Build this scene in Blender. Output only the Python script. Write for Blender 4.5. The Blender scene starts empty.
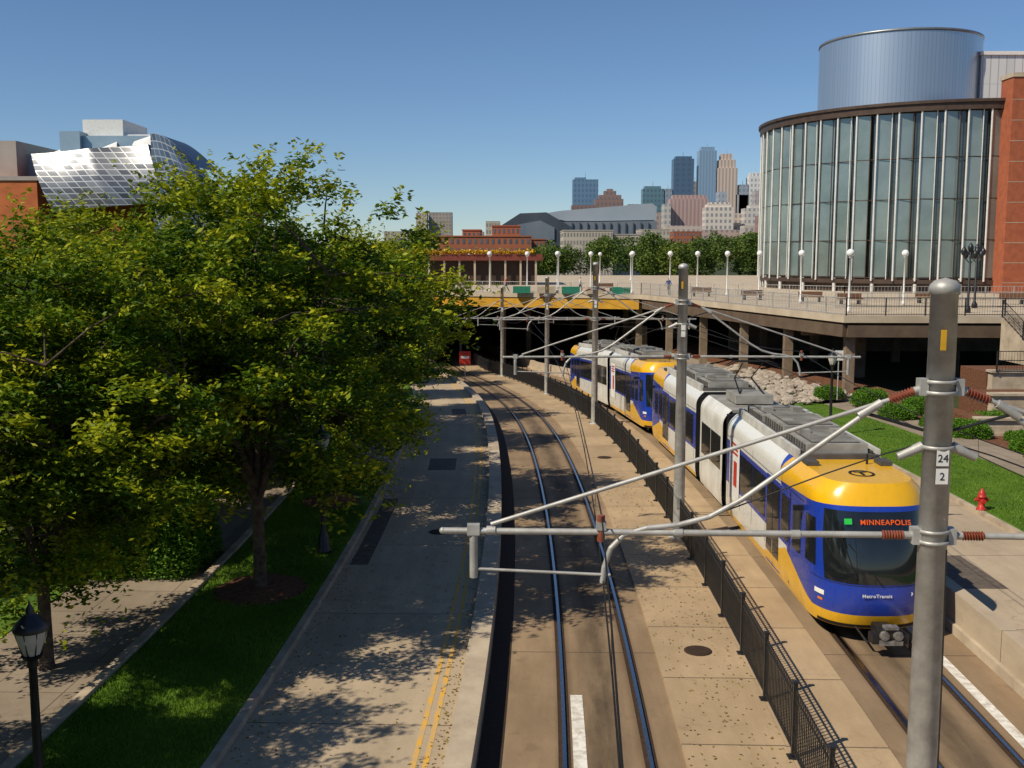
import bpy, math, random
import numpy as np
from mathutils import Vector, Matrix
random.seed(5); rng=np.random.default_rng(7)
S=bpy.context.scene
S.view_settings.view_transform='Standard'; S.view_settings.look='None'; S.view_settings.exposure=0
R_=math.radians
# ---------------------------------------------------------------- world / sun / camera
SUN=Vector((-0.80,-0.50,0.98)).normalized()
el=math.asin(SUN.z); az=math.atan2(SUN.x,SUN.y)
w=bpy.data.worlds.new("World"); S.world=w; w.use_nodes=True
nt=w.node_tree; bg=nt.nodes['Background']; sk=nt.nodes.new('ShaderNodeTexSky')
sk.sky_type='NISHITA'; sk.sun_disc=False; sk.sun_elevation=el; sk.sun_rotation=az%(2*math.pi)
sk.air_density=1.0; sk.dust_density=0.0; sk.ozone_density=7.0; sk.altitude=900
nt.links.new(sk.outputs[0],bg.inputs[0]); bg.inputs[1].default_value=0.092
sl=bpy.data.lights.new('sun','SUN'); sl.energy=5.0; sl.angle=R_(0.5); sl.color=(1,0.91,0.74)
so=bpy.data.objects.new('sun',sl); S.collection.objects.link(so)
so.rotation_euler=(-SUN).to_track_quat('-Z','Y').to_euler(); so.location=(-40,-30,60)
cam=bpy.data.cameras.new('camera'); co=bpy.data.objects.new('camera',cam); S.collection.objects.link(co)
cam.sensor_width=36; cam.lens=36.9; cam.clip_end=20000; cam.clip_start=0.1
co.location=(0,0,8.8); co.rotation_euler=(R_(90-7.0),0,0); S.camera=co
# ---------------------------------------------------------------- material helpers
def base(name):
    m=bpy.data.materials.new(name); m.use_nodes=True
    return m,m.node_tree,m.node_tree.nodes['Principled BSDF']
class NT:
    def __init__(s,t): s.t=t
    def n(s,ty,**k):
        x=s.t.nodes.new(ty)
        for a,b in k.items(): setattr(x,a,b)
        return x
    def setin(s,i,v):
        if isinstance(v,bpy.types.NodeSocket): s.t.links.new(v,i)
        else: i.default_value=v
    def m(s,op,a,b=0.0,c=None):
        x=s.n('ShaderNodeMath',operation=op); s.setin(x.inputs[0],a); s.setin(x.inputs[1],b)
        if c is not None: s.setin(x.inputs[2],c)
        return x.outputs[0]
    def mix(s,f,a,b,bt='MIX'):
        x=s.n('ShaderNodeMixRGB',blend_type=bt); s.setin(x.inputs[0],f)
        s.setin(x.inputs[1],a if isinstance(a,bpy.types.NodeSocket) else (*a,1)[:4]); s.setin(x.inputs[2],b if isinstance(b,bpy.types.NodeSocket) else (*b,1)[:4])
        return x.outputs[0]
    def noise(s,vec,scale,detail=6,rough=.6):
        x=s.n('ShaderNodeTexNoise'); x.inputs['Scale'].default_value=scale; x.inputs['Detail'].default_value=detail
        x.inputs['Roughness'].default_value=rough; s.t.links.new(vec,x.inputs['Vector']); return x.outputs[0]
    def ramp(s,f,lo,hi):
        x=s.n('ShaderNodeMapRange'); s.setin(x.inputs[0],f); x.inputs[1].default_value=lo; x.inputs[2].default_value=hi; return x.outputs[0]
    def bump(s,h,st,dist,b):
        x=s.n('ShaderNodeBump'); x.inputs['Strength'].default_value=st; x.inputs['Distance'].default_value=dist
        s.t.links.new(h,x.inputs['Height']); s.t.links.new(x.outputs[0],b.inputs['Normal'])
def pmat(name,c1,c2=None,scale=3,rough=.8,metal=0,bump=0,bscale=None,spec=.3,lo=.35,hi=.65,emit=None):
    m,t,b=base(name); N=NT(t)
    b.inputs['Roughness'].default_value=rough; b.inputs['Metallic'].default_value=metal
    b.inputs['Specular IOR Level'].default_value=spec
    if c2 is None: c2=tuple(x*.8 for x in c1)
    tc=N.n('ShaderNodeTexCoord').outputs['Object']
    f=N.ramp(N.noise(tc,scale),lo,hi)
    col=N.mix(f,c1,c2)
    t.links.new(col,b.inputs['Base Color'])
    if bump: N.bump(N.noise(tc,bscale or scale*8,4),bump,.02,b)
    if emit:
        b.inputs['Emission Color'].default_value=(*emit[0],1); b.inputs['Emission Strength'].default_value=emit[1]
    return m
def pave(name,c1,c2,jl=4.5,jw=.035,cd=0,rough=.85,jx=None,stain=.45,crk=.3,wheel=0):
    m,t,b=base(name); N=NT(t); b.inputs['Roughness'].default_value=rough; b.inputs['Specular IOR Level'].default_value=.25
    uv=N.n('ShaderNodeUVMap').outputs[0]; sp=N.n('ShaderNodeSeparateXYZ'); t.links.new(uv,sp.inputs[0])
    u,v=sp.outputs[0],sp.outputs[1]
    mp=N.n('ShaderNodeMapping'); t.links.new(uv,mp.inputs[0]); mp.inputs['Scale'].default_value=(1,.18,1)
    st=N.ramp(N.noise(mp.outputs[0],2.2,8,.7),.38,.68)
    fine=N.ramp(N.noise(uv,14,6,.8),.3,.7)
    big=N.ramp(N.noise(uv,.35,4),.35,.65)
    spot=N.ramp(N.noise(uv,1.7,3,.5),.62,.72)
    col=N.mix(N.m('MULTIPLY',st,.8),c1,c2)
    dk=tuple(x*.55 for x in c2)
    col=N.mix(N.m('MULTIPLY',big,stain),col,dk)
    col=N.mix(N.m('MULTIPLY',fine,.35),col,tuple(x*.55 for x in c1))
    col=N.mix(N.m('MULTIPLY',spot,.4),col,dk)
    if wheel:
        wv=N.ramp(N.m('ABSOLUTE',N.m('SUBTRACT',N.m('ABSOLUTE',N.m('ADD',u,wheel)),.85)),.38,.1)
        col=N.mix(N.m('MULTIPLY',wv,.16),col,dk)
    if jl:
        wn=N.n('ShaderNodeTexWhiteNoise',noise_dimensions='1D'); t.links.new(N.m('FLOOR',N.m('DIVIDE',v,jl)),wn.inputs['W'])
        col=N.mix(N.m('MULTIPLY',wn.outputs[0],.28),col,dk)
        j=N.m('LESS_THAN',N.m('FLOORED_MODULO',v,jl),jw)
        if jx: j=N.m('MAXIMUM',j,N.m('LESS_THAN',N.m('FLOORED_MODULO',u,jx),jw))
        col=N.mix(N.m('MULTIPLY',j,.7),col,(.03,.025,.02))
    if cd:
        a=N.m('ABSOLUTE',u); g=N.ramp(a,.55,.1)
        g=N.m('MULTIPLY',g,N.m('ADD',N.m('MULTIPLY',st,.5),.5))
        col=N.mix(N.m('MULTIPLY',g,cd),col,(.03,.022,.015))
        g2=N.ramp(N.m('ABSOLUTE',N.m('SUBTRACT',a,.72)),.22,.05)
        col=N.mix(N.m('MULTIPLY',g2,.6),col,(.06,.032,.015))
    vo=N.n('ShaderNodeTexVoronoi',feature='DISTANCE_TO_EDGE'); vo.inputs['Scale'].default_value=.2
    wrp=N.n('ShaderNodeVectorMath',operation='ADD'); t.links.new(uv,wrp.inputs[0])
    nn=N.n('ShaderNodeTexNoise'); nn.inputs['Scale'].default_value=1.4; nn.inputs['Detail'].default_value=5; t.links.new(uv,nn.inputs['Vector'])
    t.links.new(nn.outputs['Color'],wrp.inputs[1]); t.links.new(wrp.outputs[0],vo.inputs['Vector'])
    cr=N.m('MULTIPLY',N.m('LESS_THAN',vo.outputs['Distance'],.0035),st)
    col=N.mix(N.m('MULTIPLY',cr,crk),col,(.03,.025,.02))
    t.links.new(col,b.inputs['Base Color']); N.bump(fine,.35,.01,b)
    return m
# ---------------------------------------------------------------- mesh builder
def link(o,parent=None):
    S.collection.objects.link(o)
    if parent: o.parent=parent
    return o
def empty(name,loc=(0,0,0)):
    e=bpy.data.objects.new(name,None); e.location=loc; e.empty_display_size=.3; S.collection.objects.link(e); return e
class MB:
    def __init__(s): s.v=[];s.f=[];s.m=[];s.s=[];s.uv=None
    def add(s,vs,fs,m=0,sm=False):
        o=len(s.v); s.v+= [tuple(x) for x in vs]
        for f in fs: s.f.append(tuple(i+o for i in f)); s.m.append(m); s.s.append(sm)
    def box(s,c,d,m=0,rz=0,M=None):
        x,y,z=d[0]/2,d[1]/2,d[2]/2
        vs=[Vector((a*x,b*y,e*z)) for e in(-1,1) for b in(-1,1) for a in(-1,1)]
        Rm=Matrix.Rotation(rz,3,'Z') if M is None else M
        vs=[Rm@q+Vector(c) for q in vs]
        s.add(vs,[(0,2,3,1),(4,5,7,6),(0,1,5,4),(2,6,7,3),(0,4,6,2),(1,3,7,5)],m)
    def bb(s,a,b,m=0): s.box([(a[i]+b[i])/2 for i in range(3)],[abs(b[i]-a[i]) for i in range(3)],m)
    def cyl(s,p0,p1,r0,r1=None,n=10,m=0,cap=True):
        r1=r0 if r1 is None else r1
        p0=Vector(p0);p1=Vector(p1); d=(p1-p0)
        if d.length<1e-6: return
        d.normalize(); a=d.orthogonal().normalized(); b=d.cross(a)
        vs=[]
        for p,r in((p0,r0),(p1,r1)):
            for i in range(n):
                t=2*math.pi*i/n; vs.append(p+a*math.cos(t)*r+b*math.sin(t)*r)
        s.add(vs,[(i,(i+1)%n,n+(i+1)%n,n+i) for i in range(n)],m,True)
        if cap: s.add(vs,[tuple(range(n-1,-1,-1)),tuple(range(n,2*n))],m)
    def tube(s,pts,r,n=8,m=0):
        for a,b in zip(pts[:-1],pts[1:]): s.cyl(a,b,r,r,n,m)
        for p in pts[1:-1]: s.ball(p,r*1.01,m,6,4)
    def ball(s,c,r,m=0,n=12,k=8,sz=1):
        s.lathe(c[0],c[1],[(r*math.sin(math.pi*i/k)+1e-4,c[2]-r*sz*math.cos(math.pi*i/k)) for i in range(k+1)],n,m)
    def lathe(s,cx,cy,prof,n=14,m=0,fl=0):
        vs=[]
        for r,z in prof:
            for i in range(n):
                t=2*math.pi*i/n; rr=r*(1-fl*(i%2)); vs.append((cx+rr*math.cos(t),cy+rr*math.sin(t),z))
        fs=[]
        for j in range(len(prof)-1):
            for i in range(n): fs.append((j*n+i,j*n+(i+1)%n,(j+1)*n+(i+1)%n,(j+1)*n+i))
        s.add(vs,fs,m,True)
    def grid(s,fn,us,vs_,m=0,sm=True):
        V=[fn(u,v) for v in vs_ for u in us]; n=len(us)
        s.add(V,[(j*n+i,j*n+i+1,(j+1)*n+i+1,(j+1)*n+i) for j in range(len(vs_)-1) for i in range(n-1)],m,sm)
    def poly(s,pts,z0,z1,m=0,mt=None):
        n=len(pts); vs=[(p[0],p[1],z0) for p in pts]+[(p[0],p[1],z1) for p in pts]
        s.add(vs,[(i,(i+1)%n,n+(i+1)%n,n+i) for i in range(n)],m)
        s.add(vs,[tuple(range(n-1,-1,-1))],m); s.add(vs,[tuple(range(n,2*n))],m if mt is None else mt)
    def mesh(s,name,mats):
        me=bpy.data.meshes.new(name); me.from_pydata(s.v,[],s.f)
        for x in mats: me.materials.append(x)
        me.polygons.foreach_set('material_index',s.m); me.polygons.foreach_set('use_smooth',s.s); me.update(); return me
    def build(s,name,mats,parent=None,loc=(0,0,0),bevel=0):
        o=bpy.data.objects.new(name,s.mesh(name,mats)); o.location=loc; link(o,parent)
        if bevel:
            b=o.modifiers.new('bevel','BEVEL'); b.width=bevel; b.segments=2; b.limit_method='ANGLE'
        return o
# ---------------------------------------------------------------- alignment
OR=6.45; OF=3.25
def P(Y,off=0.0):
    Yc=Y; m=-(Yc-32)/390.; n=1/math.sqrt(1+m*m)
    return (1.95-(Yc-32)**2/780.+off*n, Yc-off*m*n)
def G(Y):
    if Y<40: return 0.
    if Y<64: return -(Y-40)**2/800.
    return max(-3.5,-.72-(Y-64)*.06)
def sst(x,a,b):
    t=min(1,max(0,(x-a)/(b-a))); return t*t*(3-2*t)
def gf(off):
    if off<0: return 1-.9*sst(-off,9,22)
    return 1-.85*sst(off,14,24)
def gz(Y,off): return G(Y)*gf(off)
def ground_h(x,y):
    yc=min(230,max(-30,y)); off=x-P(yc)[0]
    b=.22 if off<0 else .02
    e=min(sst(off,-15.5,-13),1-sst(off,23,25.5))
    if y>230: return -3.5
    return gz(yc,off)+b*(1-e)-.45*e
def ribbon(name,o0,o1,zt,thick,mat,Y0=-12,Y1=190,step=1.5,uc=0.):
    n=int((Y1-Y0)/step)+1; mb=MB(); vs=[]; uv=[]
    for i in range(n):
        Y=Y0+(Y1-Y0)*i/(n-1)
        a=P(Y,o0); b=P(Y,o1); za=gz(Y,o0)+zt; zb=gz(Y,o1)+zt
        vs+=[(a[0],a[1],za-thick),(a[0],a[1],za),(b[0],b[1],zb),(b[0],b[1],zb-thick)]
        uv+=[(o0-uc-thick,Y),(o0-uc,Y),(o1-uc,Y),(o1-uc+thick,Y)]
    fs=[]
    for i in range(n-1):
        k=4*i
        for j in range(3): fs.append((k+j,k+4+j,k+5+j,k+1+j))
    fs+= [(0,1,2,3),(4*n-4,4*n-1,4*n-2,4*n-3)]
    mb.add(vs,fs,0)
    me=mb.mesh(name,[mat]); l=me.uv_layers.new(name='UVMap')
    for lp in me.loops: l.data[lp.index].uv=uv[lp.vertex_index]
    o=bpy.data.objects.new(name,me); return link(o)
# ---------------------------------------------------------------- materials
M_road=pave('road_concrete',(.58,.455,.315),(.44,.34,.23),jl=6,stain=.30,wheel=4.9)
M_road2=pave('road_concrete_b',(.52,.41,.29),(.40,.31,.21),jl=6,stain=.35,wheel=2.0)
M_walk=pave('walkway_concrete',(.56,.405,.245),(.43,.30,.175),jl=3.0,jw=.04,crk=.2,stain=.5)
M_bed=pave('track_slab',(.40,.28,.17),(.26,.175,.10),jl=7.5,cd=.74,crk=.2)
M_side=pave('sidewalk',(.36,.29,.22),(.27,.21,.15),jl=1.6,jx=1.5,jw=.025)
M_conc=pmat('wall_concrete',(.50,.41,.30),(.35,.28,.20),1.2,bump=.3)
M_curb=pmat('kerb_concrete',(.46,.37,.27),(.31,.24,.17),2)
M_dark=pmat('dark_steel',(.012,.012,.014),(.02,.02,.02),5,rough=.4,spec=.5)
M_rail=pmat('rail_steel',(.55,.55,.56),(.4,.38,.36),20,rough=.22,metal=1)
M_groove=pmat('rail_rust',(.05,.028,.016),(.03,.018,.01),9,rough=.9)
M_galv=pmat('galvanised_steel',(.50,.485,.45),(.34,.325,.30),4,rough=.5,metal=.35,bump=.1)
M_ins=pmat('insulator_red',(.26,.075,.04),(.18,.05,.03),9,rough=.4)
M_wire=pmat('wire_copper',(.03,.025,.02),None,5,rough=.5,metal=.5)
M_white=pmat('white_paint',(.78,.76,.72),(.68,.66,.62),4,rough=.5)
M_mark=pmat('white_marking',(.75,.72,.66),(.42,.36,.28),6,rough=.8,lo=.4,hi=.7)
M_yel=pmat('yellow_marking',(.66,.36,.05),(.50,.34,.16),3,rough=.8,lo=.4,hi=.6)
M_grass=pmat('lawn',(.11,.20,.016),(.055,.12,.010),.9,bump=.8,bscale=40,rough=.9,lo=.3,hi=.7)
M_ground=pmat('ground_soil',(.05,.06,.02),(.035,.045,.015),.3,bump=.5)
M_mulch=pmat('mulch',(.20,.085,.04),(.08,.035,.02),9,bump=1,bscale=30,rough=1)
M_rock=pmat('rock',(.42,.36,.29),(.24,.19,.15),2,bump=.6)
M_bark=pmat('bark',(.13,.095,.065),(.05,.035,.024),6,bump=1,bscale=20,rough=.95)
M_glob=pmat('lamp_globe',(.82,.82,.80),(.75,.75,.72),2,rough=.25)
M_red=pmat('red_paint',(.5,.03,.02),(.4,.03,.02),4,rough=.4)
def leafmat(name,a,b,c,tr=.30):
    m,t,bs=base(name); N=NT(t); at=N.n('ShaderNodeAttribute',attribute_name='tone')
    r=N.n('ShaderNodeValToRGB'); t.links.new(at.outputs['Fac'],r.inputs[0])
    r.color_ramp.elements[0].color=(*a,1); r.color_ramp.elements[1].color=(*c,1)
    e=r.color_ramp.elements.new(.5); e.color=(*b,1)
    t.links.new(r.outputs[0],bs.inputs['Base Color']); bs.inputs['Roughness'].default_value=.55; bs.inputs['Specular IOR Level'].default_value=.2
    tl=N.n('ShaderNodeBsdfTranslucent'); t.links.new(r.outputs[0],tl.inputs[0])
    mx=N.n('ShaderNodeMixShader'); mx.inputs[0].default_value=tr
    t.links.new(bs.outputs[0],mx.inputs[1]); t.links.new(tl.outputs[0],mx.inputs[2])
    t.links.new(mx.outputs[0],t.nodes['Material Output'].inputs[0]); return m
M_leaf=leafmat('leaf_locust',(.022,.065,.004),(.105,.18,.006),(.40,.40,.010))  # dark end paints shaded gaps, yellow end paints highlights
M_hedge=leafmat('leaf_hedge',(.03,.08,.01),(.08,.19,.012),(.17,.30,.02),.2)
M_blade=leafmat('grass_blade',(.055,.13,.010),(.12,.22,.014),(.22,.31,.03),.3)
M_far=leafmat('leaf_distant',(.035,.07,.015),(.08,.13,.02),(.17,.21,.03),.1)
M_flow=leafmat('flowers_yellow',(.3,.15,.01),(.6,.35,.02),(.7,.45,.03),.1)
# ---------------------------------------------------------------- leaves
def leaves_mesh(name,C,L,W,mat,ctone=None,up=.75,upright=False):
    n=len(C); C=np.asarray(C,float)
    yaw=rng.uniform(0,2*np.pi,n); dz=rng.normal(-.25,.35,n)
    d=np.stack([np.cos(yaw),np.sin(yaw),dz],1)
    if upright: d=np.stack([rng.normal(0,.3,n),rng.normal(0,.3,n),np.ones(n)],1)
    d/=np.linalg.norm(d,axis=1)[:,None]
    nn=rng.normal(0,1-up,(n,3))*1.6; nn[:,2]+=1
    if upright: nn=rng.normal(0,1,(n,3))
    s=np.cross(d,nn); s/=np.linalg.norm(s,axis=1)[:,None]+1e-9
    l=(L*rng.uniform(.6,1.3,n))[:,None]/2; w=(W*rng.uniform(.7,1.3,n))[:,None]/2
    V=np.stack([C-d*l,C+s*w,C+d*l,C-s*w],1).reshape(-1,3)
    me=bpy.data.meshes.new(name); me.vertices.add(4*n); me.vertices.foreach_set('co',V.ravel())
    me.loops.add(4*n); me.loops.foreach_set('vertex_index',np.arange(4*n))
    me.polygons.add(n); me.polygons.foreach_set('loop_start',np.arange(n)*4)
    me.update(calc_edges=True)
    r=rng.normal(.5,.2,n) if ctone is None else ctone+rng.normal(0,.13,n)
    a=me.attributes.new('tone','FLOAT','POINT'); a.data.foreach_set('value',np.repeat(np.clip(r,0,1),4).astype(np.float32))
    me.materials.append(mat); return me
def make_tree(name,H,R,seed,ncl=400,nlf=190,L=.175,W=.075,mat=None,lowf=.98):
    g=random.Random(seed); mb=MB()
    lean=(g.uniform(-.2,.2),g.uniform(-.2,.2))
    zf=H*.25; top=Vector((lean[0],lean[1],zf))
    mb.cyl((0,0,-.3),(0,0,.15),.24,.17,12); mid=Vector((lean[0]*.4,lean[1]*.4,zf*.5))
    mb.cyl((0,0,.15),mid,.17,.145,12,cap=False); mb.cyl(mid,top,.145,.13,12,cap=False)
    cc=Vector((0,0,H*.60)); rz=H*.39
    limbs=[]
    nl=9
    for i in range(nl):
        a=2*math.pi*i/nl*1.9+g.uniform(-.3,.3); e=g.uniform(.15,1.25)
        if i==0: e=1.5
        tip=cc+Vector((math.cos(a)*math.cos(e)*R*.8,math.sin(a)*math.cos(e)*R*.8,(math.sin(e)*1.0-.15)*rz*.85))
        st=Vector((lean[0],lean[1],zf*g.uniform(.85,1.0)))
        pts=[st]
        for k in range(1,6):
            t=k/5; q=st.lerp(tip,t); q.z+=math.sin(t*math.pi)*.5; q+=Vector((g.uniform(-.18,.18),g.uniform(-.18,.18),0)); pts.append(q)
        for k in range(5): mb.cyl(pts[k],pts[k+1],.10*(1-k/5.6),.10*(1-(k+1)/5.6),7,cap=False)
        limbs+=pts[1:]
    cl=[]
    ph=[g.uniform(0,6.28) for _ in range(6)]
    while len(cl)<ncl:
        u=g.uniform(-1,1); a=g.uniform(0,2*math.pi); q=math.sqrt(1-u*u)
        d=Vector((q*math.cos(a),q*math.sin(a),u))
        f=1+.12*math.sin(3*a+ph[0])*q+.10*math.sin(5*a+ph[1]+2*u)+.08*math.sin(7*u+ph[2]+a)
        r=g.uniform(0,1)**.40*f
        if r>1.08: r=1.08
        p=Vector((d.x*R*r,d.y*R*r,d.z*rz*r*(1 if u>0 else lowf)))+cc
        cl.append((p,r,u))
    C=[];cr=[]
    for p,r,u in cl:
        nb=min(limbs,key=lambda q:(q-p).length)
        if (nb-p).length<3.2 and g.random()<.45:
            md=nb.lerp(p,.5)+Vector((0,0,.12)); mb.cyl(nb,md,.028,.02,5,cap=False); mb.cyl(md,p,.02,.008,5,cap=False)
        rad=g.uniform(.42,.85); k=int(nlf*(rad/.65)**1.6)
        q=rng.normal(0,1,(k,3)); q/=np.linalg.norm(q,axis=1)[:,None]; q*=(rng.uniform(0,1,k)**.55)[:,None]
        q*=np.array([rad,rad,rad*.50]); q[:,2]-= .3*(q[:,0]**2+q[:,1]**2)
        C.append(q+np.array(p)); cr.append(np.full(k,g.gauss(.42,.17)+.24*(r-.7))+.28*q[:,2]/rad)  # random tone plus painted light: outer and upper leaves lighter, inner ones darker
        if r>.8:
            for _ in range(3):
                dd=Vector((p-cc)).normalized(); dd=(dd+Vector((g.gauss(0,.6),g.gauss(0,.6),g.gauss(.1,.4)))).normalized()
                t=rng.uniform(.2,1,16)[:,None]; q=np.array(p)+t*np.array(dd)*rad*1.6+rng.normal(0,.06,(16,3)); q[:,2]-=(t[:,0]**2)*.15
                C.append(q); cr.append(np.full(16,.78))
    C=np.concatenate(C); cr=np.concatenate(cr)
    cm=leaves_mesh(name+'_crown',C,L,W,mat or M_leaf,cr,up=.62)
    return mb.mesh(name+'_trunk',[M_bark]),cm
TM=[make_tree('treeA',10.6,4.5,11,430,lowf=1.0),make_tree('treeB',10,4.3,23,410,lowf=1.02),make_tree('treeC',10,4.4,37,410,lowf=1.0)]
def tree(x,y,H,k,rz,rs=1.,name='honey_locust_tree'):
    h0=[10.6,10,10][k]; off=x-P(min(230,max(-30,y)))[0]
    e=empty(name,(x,y,ground_h(x,y) if not(-15<off<0) else gz(y,off)+.35))
    sc=H/h0; e.scale=(sc*rs,sc*rs,sc); e.rotation_euler=(0,0,rz)
    for nm,me in zip(('trunk','crown'),TM[k]):
        o=bpy.data.objects.new(nm,me); link(o,e)
for t in [(-6.3,25.5,10.9,0,0,.98),(-9.6,20.8,8.8,1,1.1,1.0),(-5.9,35,9.2,2,2.3,.95),(-12.8,29,9.4,1,3.0,1.05),(-6.8,46.5,8.8,0,4.1,.92),
          (-8.0,58,9.5,2,.5,.98),(-10.1,71,10.,1,5,.95),(-13,42,10.2,2,1.2,1.05),(-15.5,56,10.2,0,2.2),(-20,36,8.6,1,.4),(-22,50,9.3,2,3.4),
          (-17,70,10.5,1,.9),(-13,86,11.2,0,1.9),(-22,84,10.5,2,4.9),(-10.9,13.0,8.4,0,2.8,1.0),(-28,66,9.4,0,.3),(-31,56,8.8,1,2),(-18,26,8.4,2,5.5),
          (-13.5,102,12,1,3.6,1.0),(-20,-1,9,2,1.0),(-10.4,4.5,9,1,.2),(-10,38.5,9.2,1,.7),(-10.2,50,9.4,2,4.4)]:
    tree(*t)
# ---------------------------------------------------------------- ground sheet + ribbons
xs=[-9000,-3000,-800,-300,-150,-90]+list(range(-60,91,3))+[120,200,500,1500,4000,9000]
ys=[-800,-200,-60]+list(range(-30,231,3))+[260,400,900,2500,6000,12000]
mb=MB(); mb.grid(lambda x,y:(x,y,ground_h(x,y)),xs,ys,0,True); mb.build('ground',[M_ground])
ribbon('track_slab',-2.3,1.35,0,.6,M_bed,uc=0)
ribbon('platform_walkway',1.35,OF-.03,.06,.66,M_walk)
ribbon('platform_walkway',OF-.03,5.05,.05,.65,M_walk,uc=.4)
ribbon('track_slab',5.05,8.45,0,.6,M_bed,uc=OR)
ribbon('kerb_wall',-2.75,-2.3,.52,1.1,M_conc)
ribbon('road',-6.55,-2.75,.34,.8,M_road)
ribbon('kerb',-6.72,-6.55,.48,.9,M_curb)
ribbon('lawn',-9.75,-6.72,.47,.9,M_grass)
ribbon('kerb',-9.95,-9.75,.56,.9,M_curb)
ribbon('sidewalk',-13.2,-9.95,.34,.8,M_side)
ribbon('lawn',-15.5,-13.2,.36,.8,M_grass)
ribbon('barrier_wall',8.55,8.88,.92,1.5,pave('barrier_concrete',(.62,.50,.36),(.46,.36,.25),jl=3.6,jw=.03,crk=.1),step=1.2)
ribbon('barrier_wall_base',8.45,8.55,.22,.8,M_conc)
ribbon('road',8.88,13.9,.05,.65,M_road2,uc=9.3)
ribbon('kerb',13.9,14.08,.19,.7,M_curb)
ribbon('lawn',14.08,18.3,.18,.7,M_grass)
ribbon('footpath',18.3,20.4,.20,.7,M_side)
ribbon('planting_bed',20.4,24.4,.16,.7,M_mulch)
for c in(0,OR):
    for sg in(-1,1):
        o=c+sg*.7525
        ribbon('rail_groove',o-.11,o+.11,.004,.004,M_groove)
        ribbon('rail',o-.035,o+.035,.045,.05,M_rail)
ribbon('yellow_line',-3.14,-3.05,.344,.004,M_yel); ribbon('yellow_line',-3.34,-3.25,.344,.004,M_yel)
ribbon('white_marking',-.60,-.36,.008,.003,M_mark,Y0=14.5,Y1=20.2)
ribbon('white_marking',7.5,7.72,.004,.003,M_mark,Y0=12,Y1=25)
ribbon('wall_foot_strip',-2.28,-1.85,.004,.003,M_groove)  # dark strip on the slab along the foot of the kerb wall
# patches / covers in the road
M_patch=pmat('asphalt_patch',(.14,.11,.085),(.09,.07,.055),5,bump=.4)
for (o0,o1,a,b) in((-5.2,-4.1,41,43.5),(-6.4,-5.9,28,36),(10,11.2,27,30),(-4.4,-3.6,58,62)):
    z=.344 if o0<0 else .054
    ribbon('road_patch',o0,o1,z,.003,M_patch,Y0=a,Y1=b,step=.8)
for (Y,o,z) in((31.5,-4.2,.345),(22.5,2.3,.066),(45,2.3,.066),(36,10.6,.055)):
    p=P(Y,o); mb=MB(); mb.lathe(p[0],p[1],[(.001,gz(Y,o)+z+.012),(.27,gz(Y,o)+z+.012),(.31,gz(Y,o)+z+.008),(.31,gz(Y,o)+z)],20,0); mb.build('manhole_cover',[M_groove])
def mulch(x,y,r):
    mb=MB(); z=gz(y,-8)+.475
    prof=[(r*(1+.06*math.sin(i*2.3)),0) for i in range(24)]
    vs=[(x,y,z+.12)]
    for ring,(k,h) in enumerate(((.5,.10),(1,.012))):
        for i in range(24):
            a=i/24*6.283; vs.append((x+prof[i][0]*k*math.cos(a),y+prof[i][0]*k*math.sin(a)*1.15,z+h))
    fs=[(0,1+i,1+(i+1)%24) for i in range(24)]+[(1+i,25+i,25+(i+1)%24,1+(i+1)%24) for i in range(24)]
    mb.add(vs,fs,0,True); mb.build('mulch_ring',[M_mulch])
mulch(-6.3,25.5,1.15); mulch(-6.2,35,1.0); mulch(-6.8,46.5,.9)
def blades(n,o0,o1,Y0,Y1,zt):
    C=[]
    for i in range(n):
        Y=Y0+(Y1-Y0)*random.random()**1.4; o=random.uniform(o0+.05,o1-.03); p=P(Y,o)
        if min((p[0]+6.3)**2+(p[1]-25.5)**2,(p[0]+5.9)**2+(p[1]-35)**2)<1.3: continue
        C.append((p[0],p[1],gz(Y,o)+zt+.025))
    C=np.array(C); r=.5+.22*np.sin(C[:,0]*1.7+np.sin(C[:,1]*.9)*2)*np.sin(C[:,1]*1.1)
    link(bpy.data.objects.new('grass',leaves_mesh('grass',C,.10,.02,M_blade,r,upright=True)))
blades(70000,-9.75,-6.72,14,48,.47); blades(45000,14.1,18.25,26,62,.18)
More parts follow.
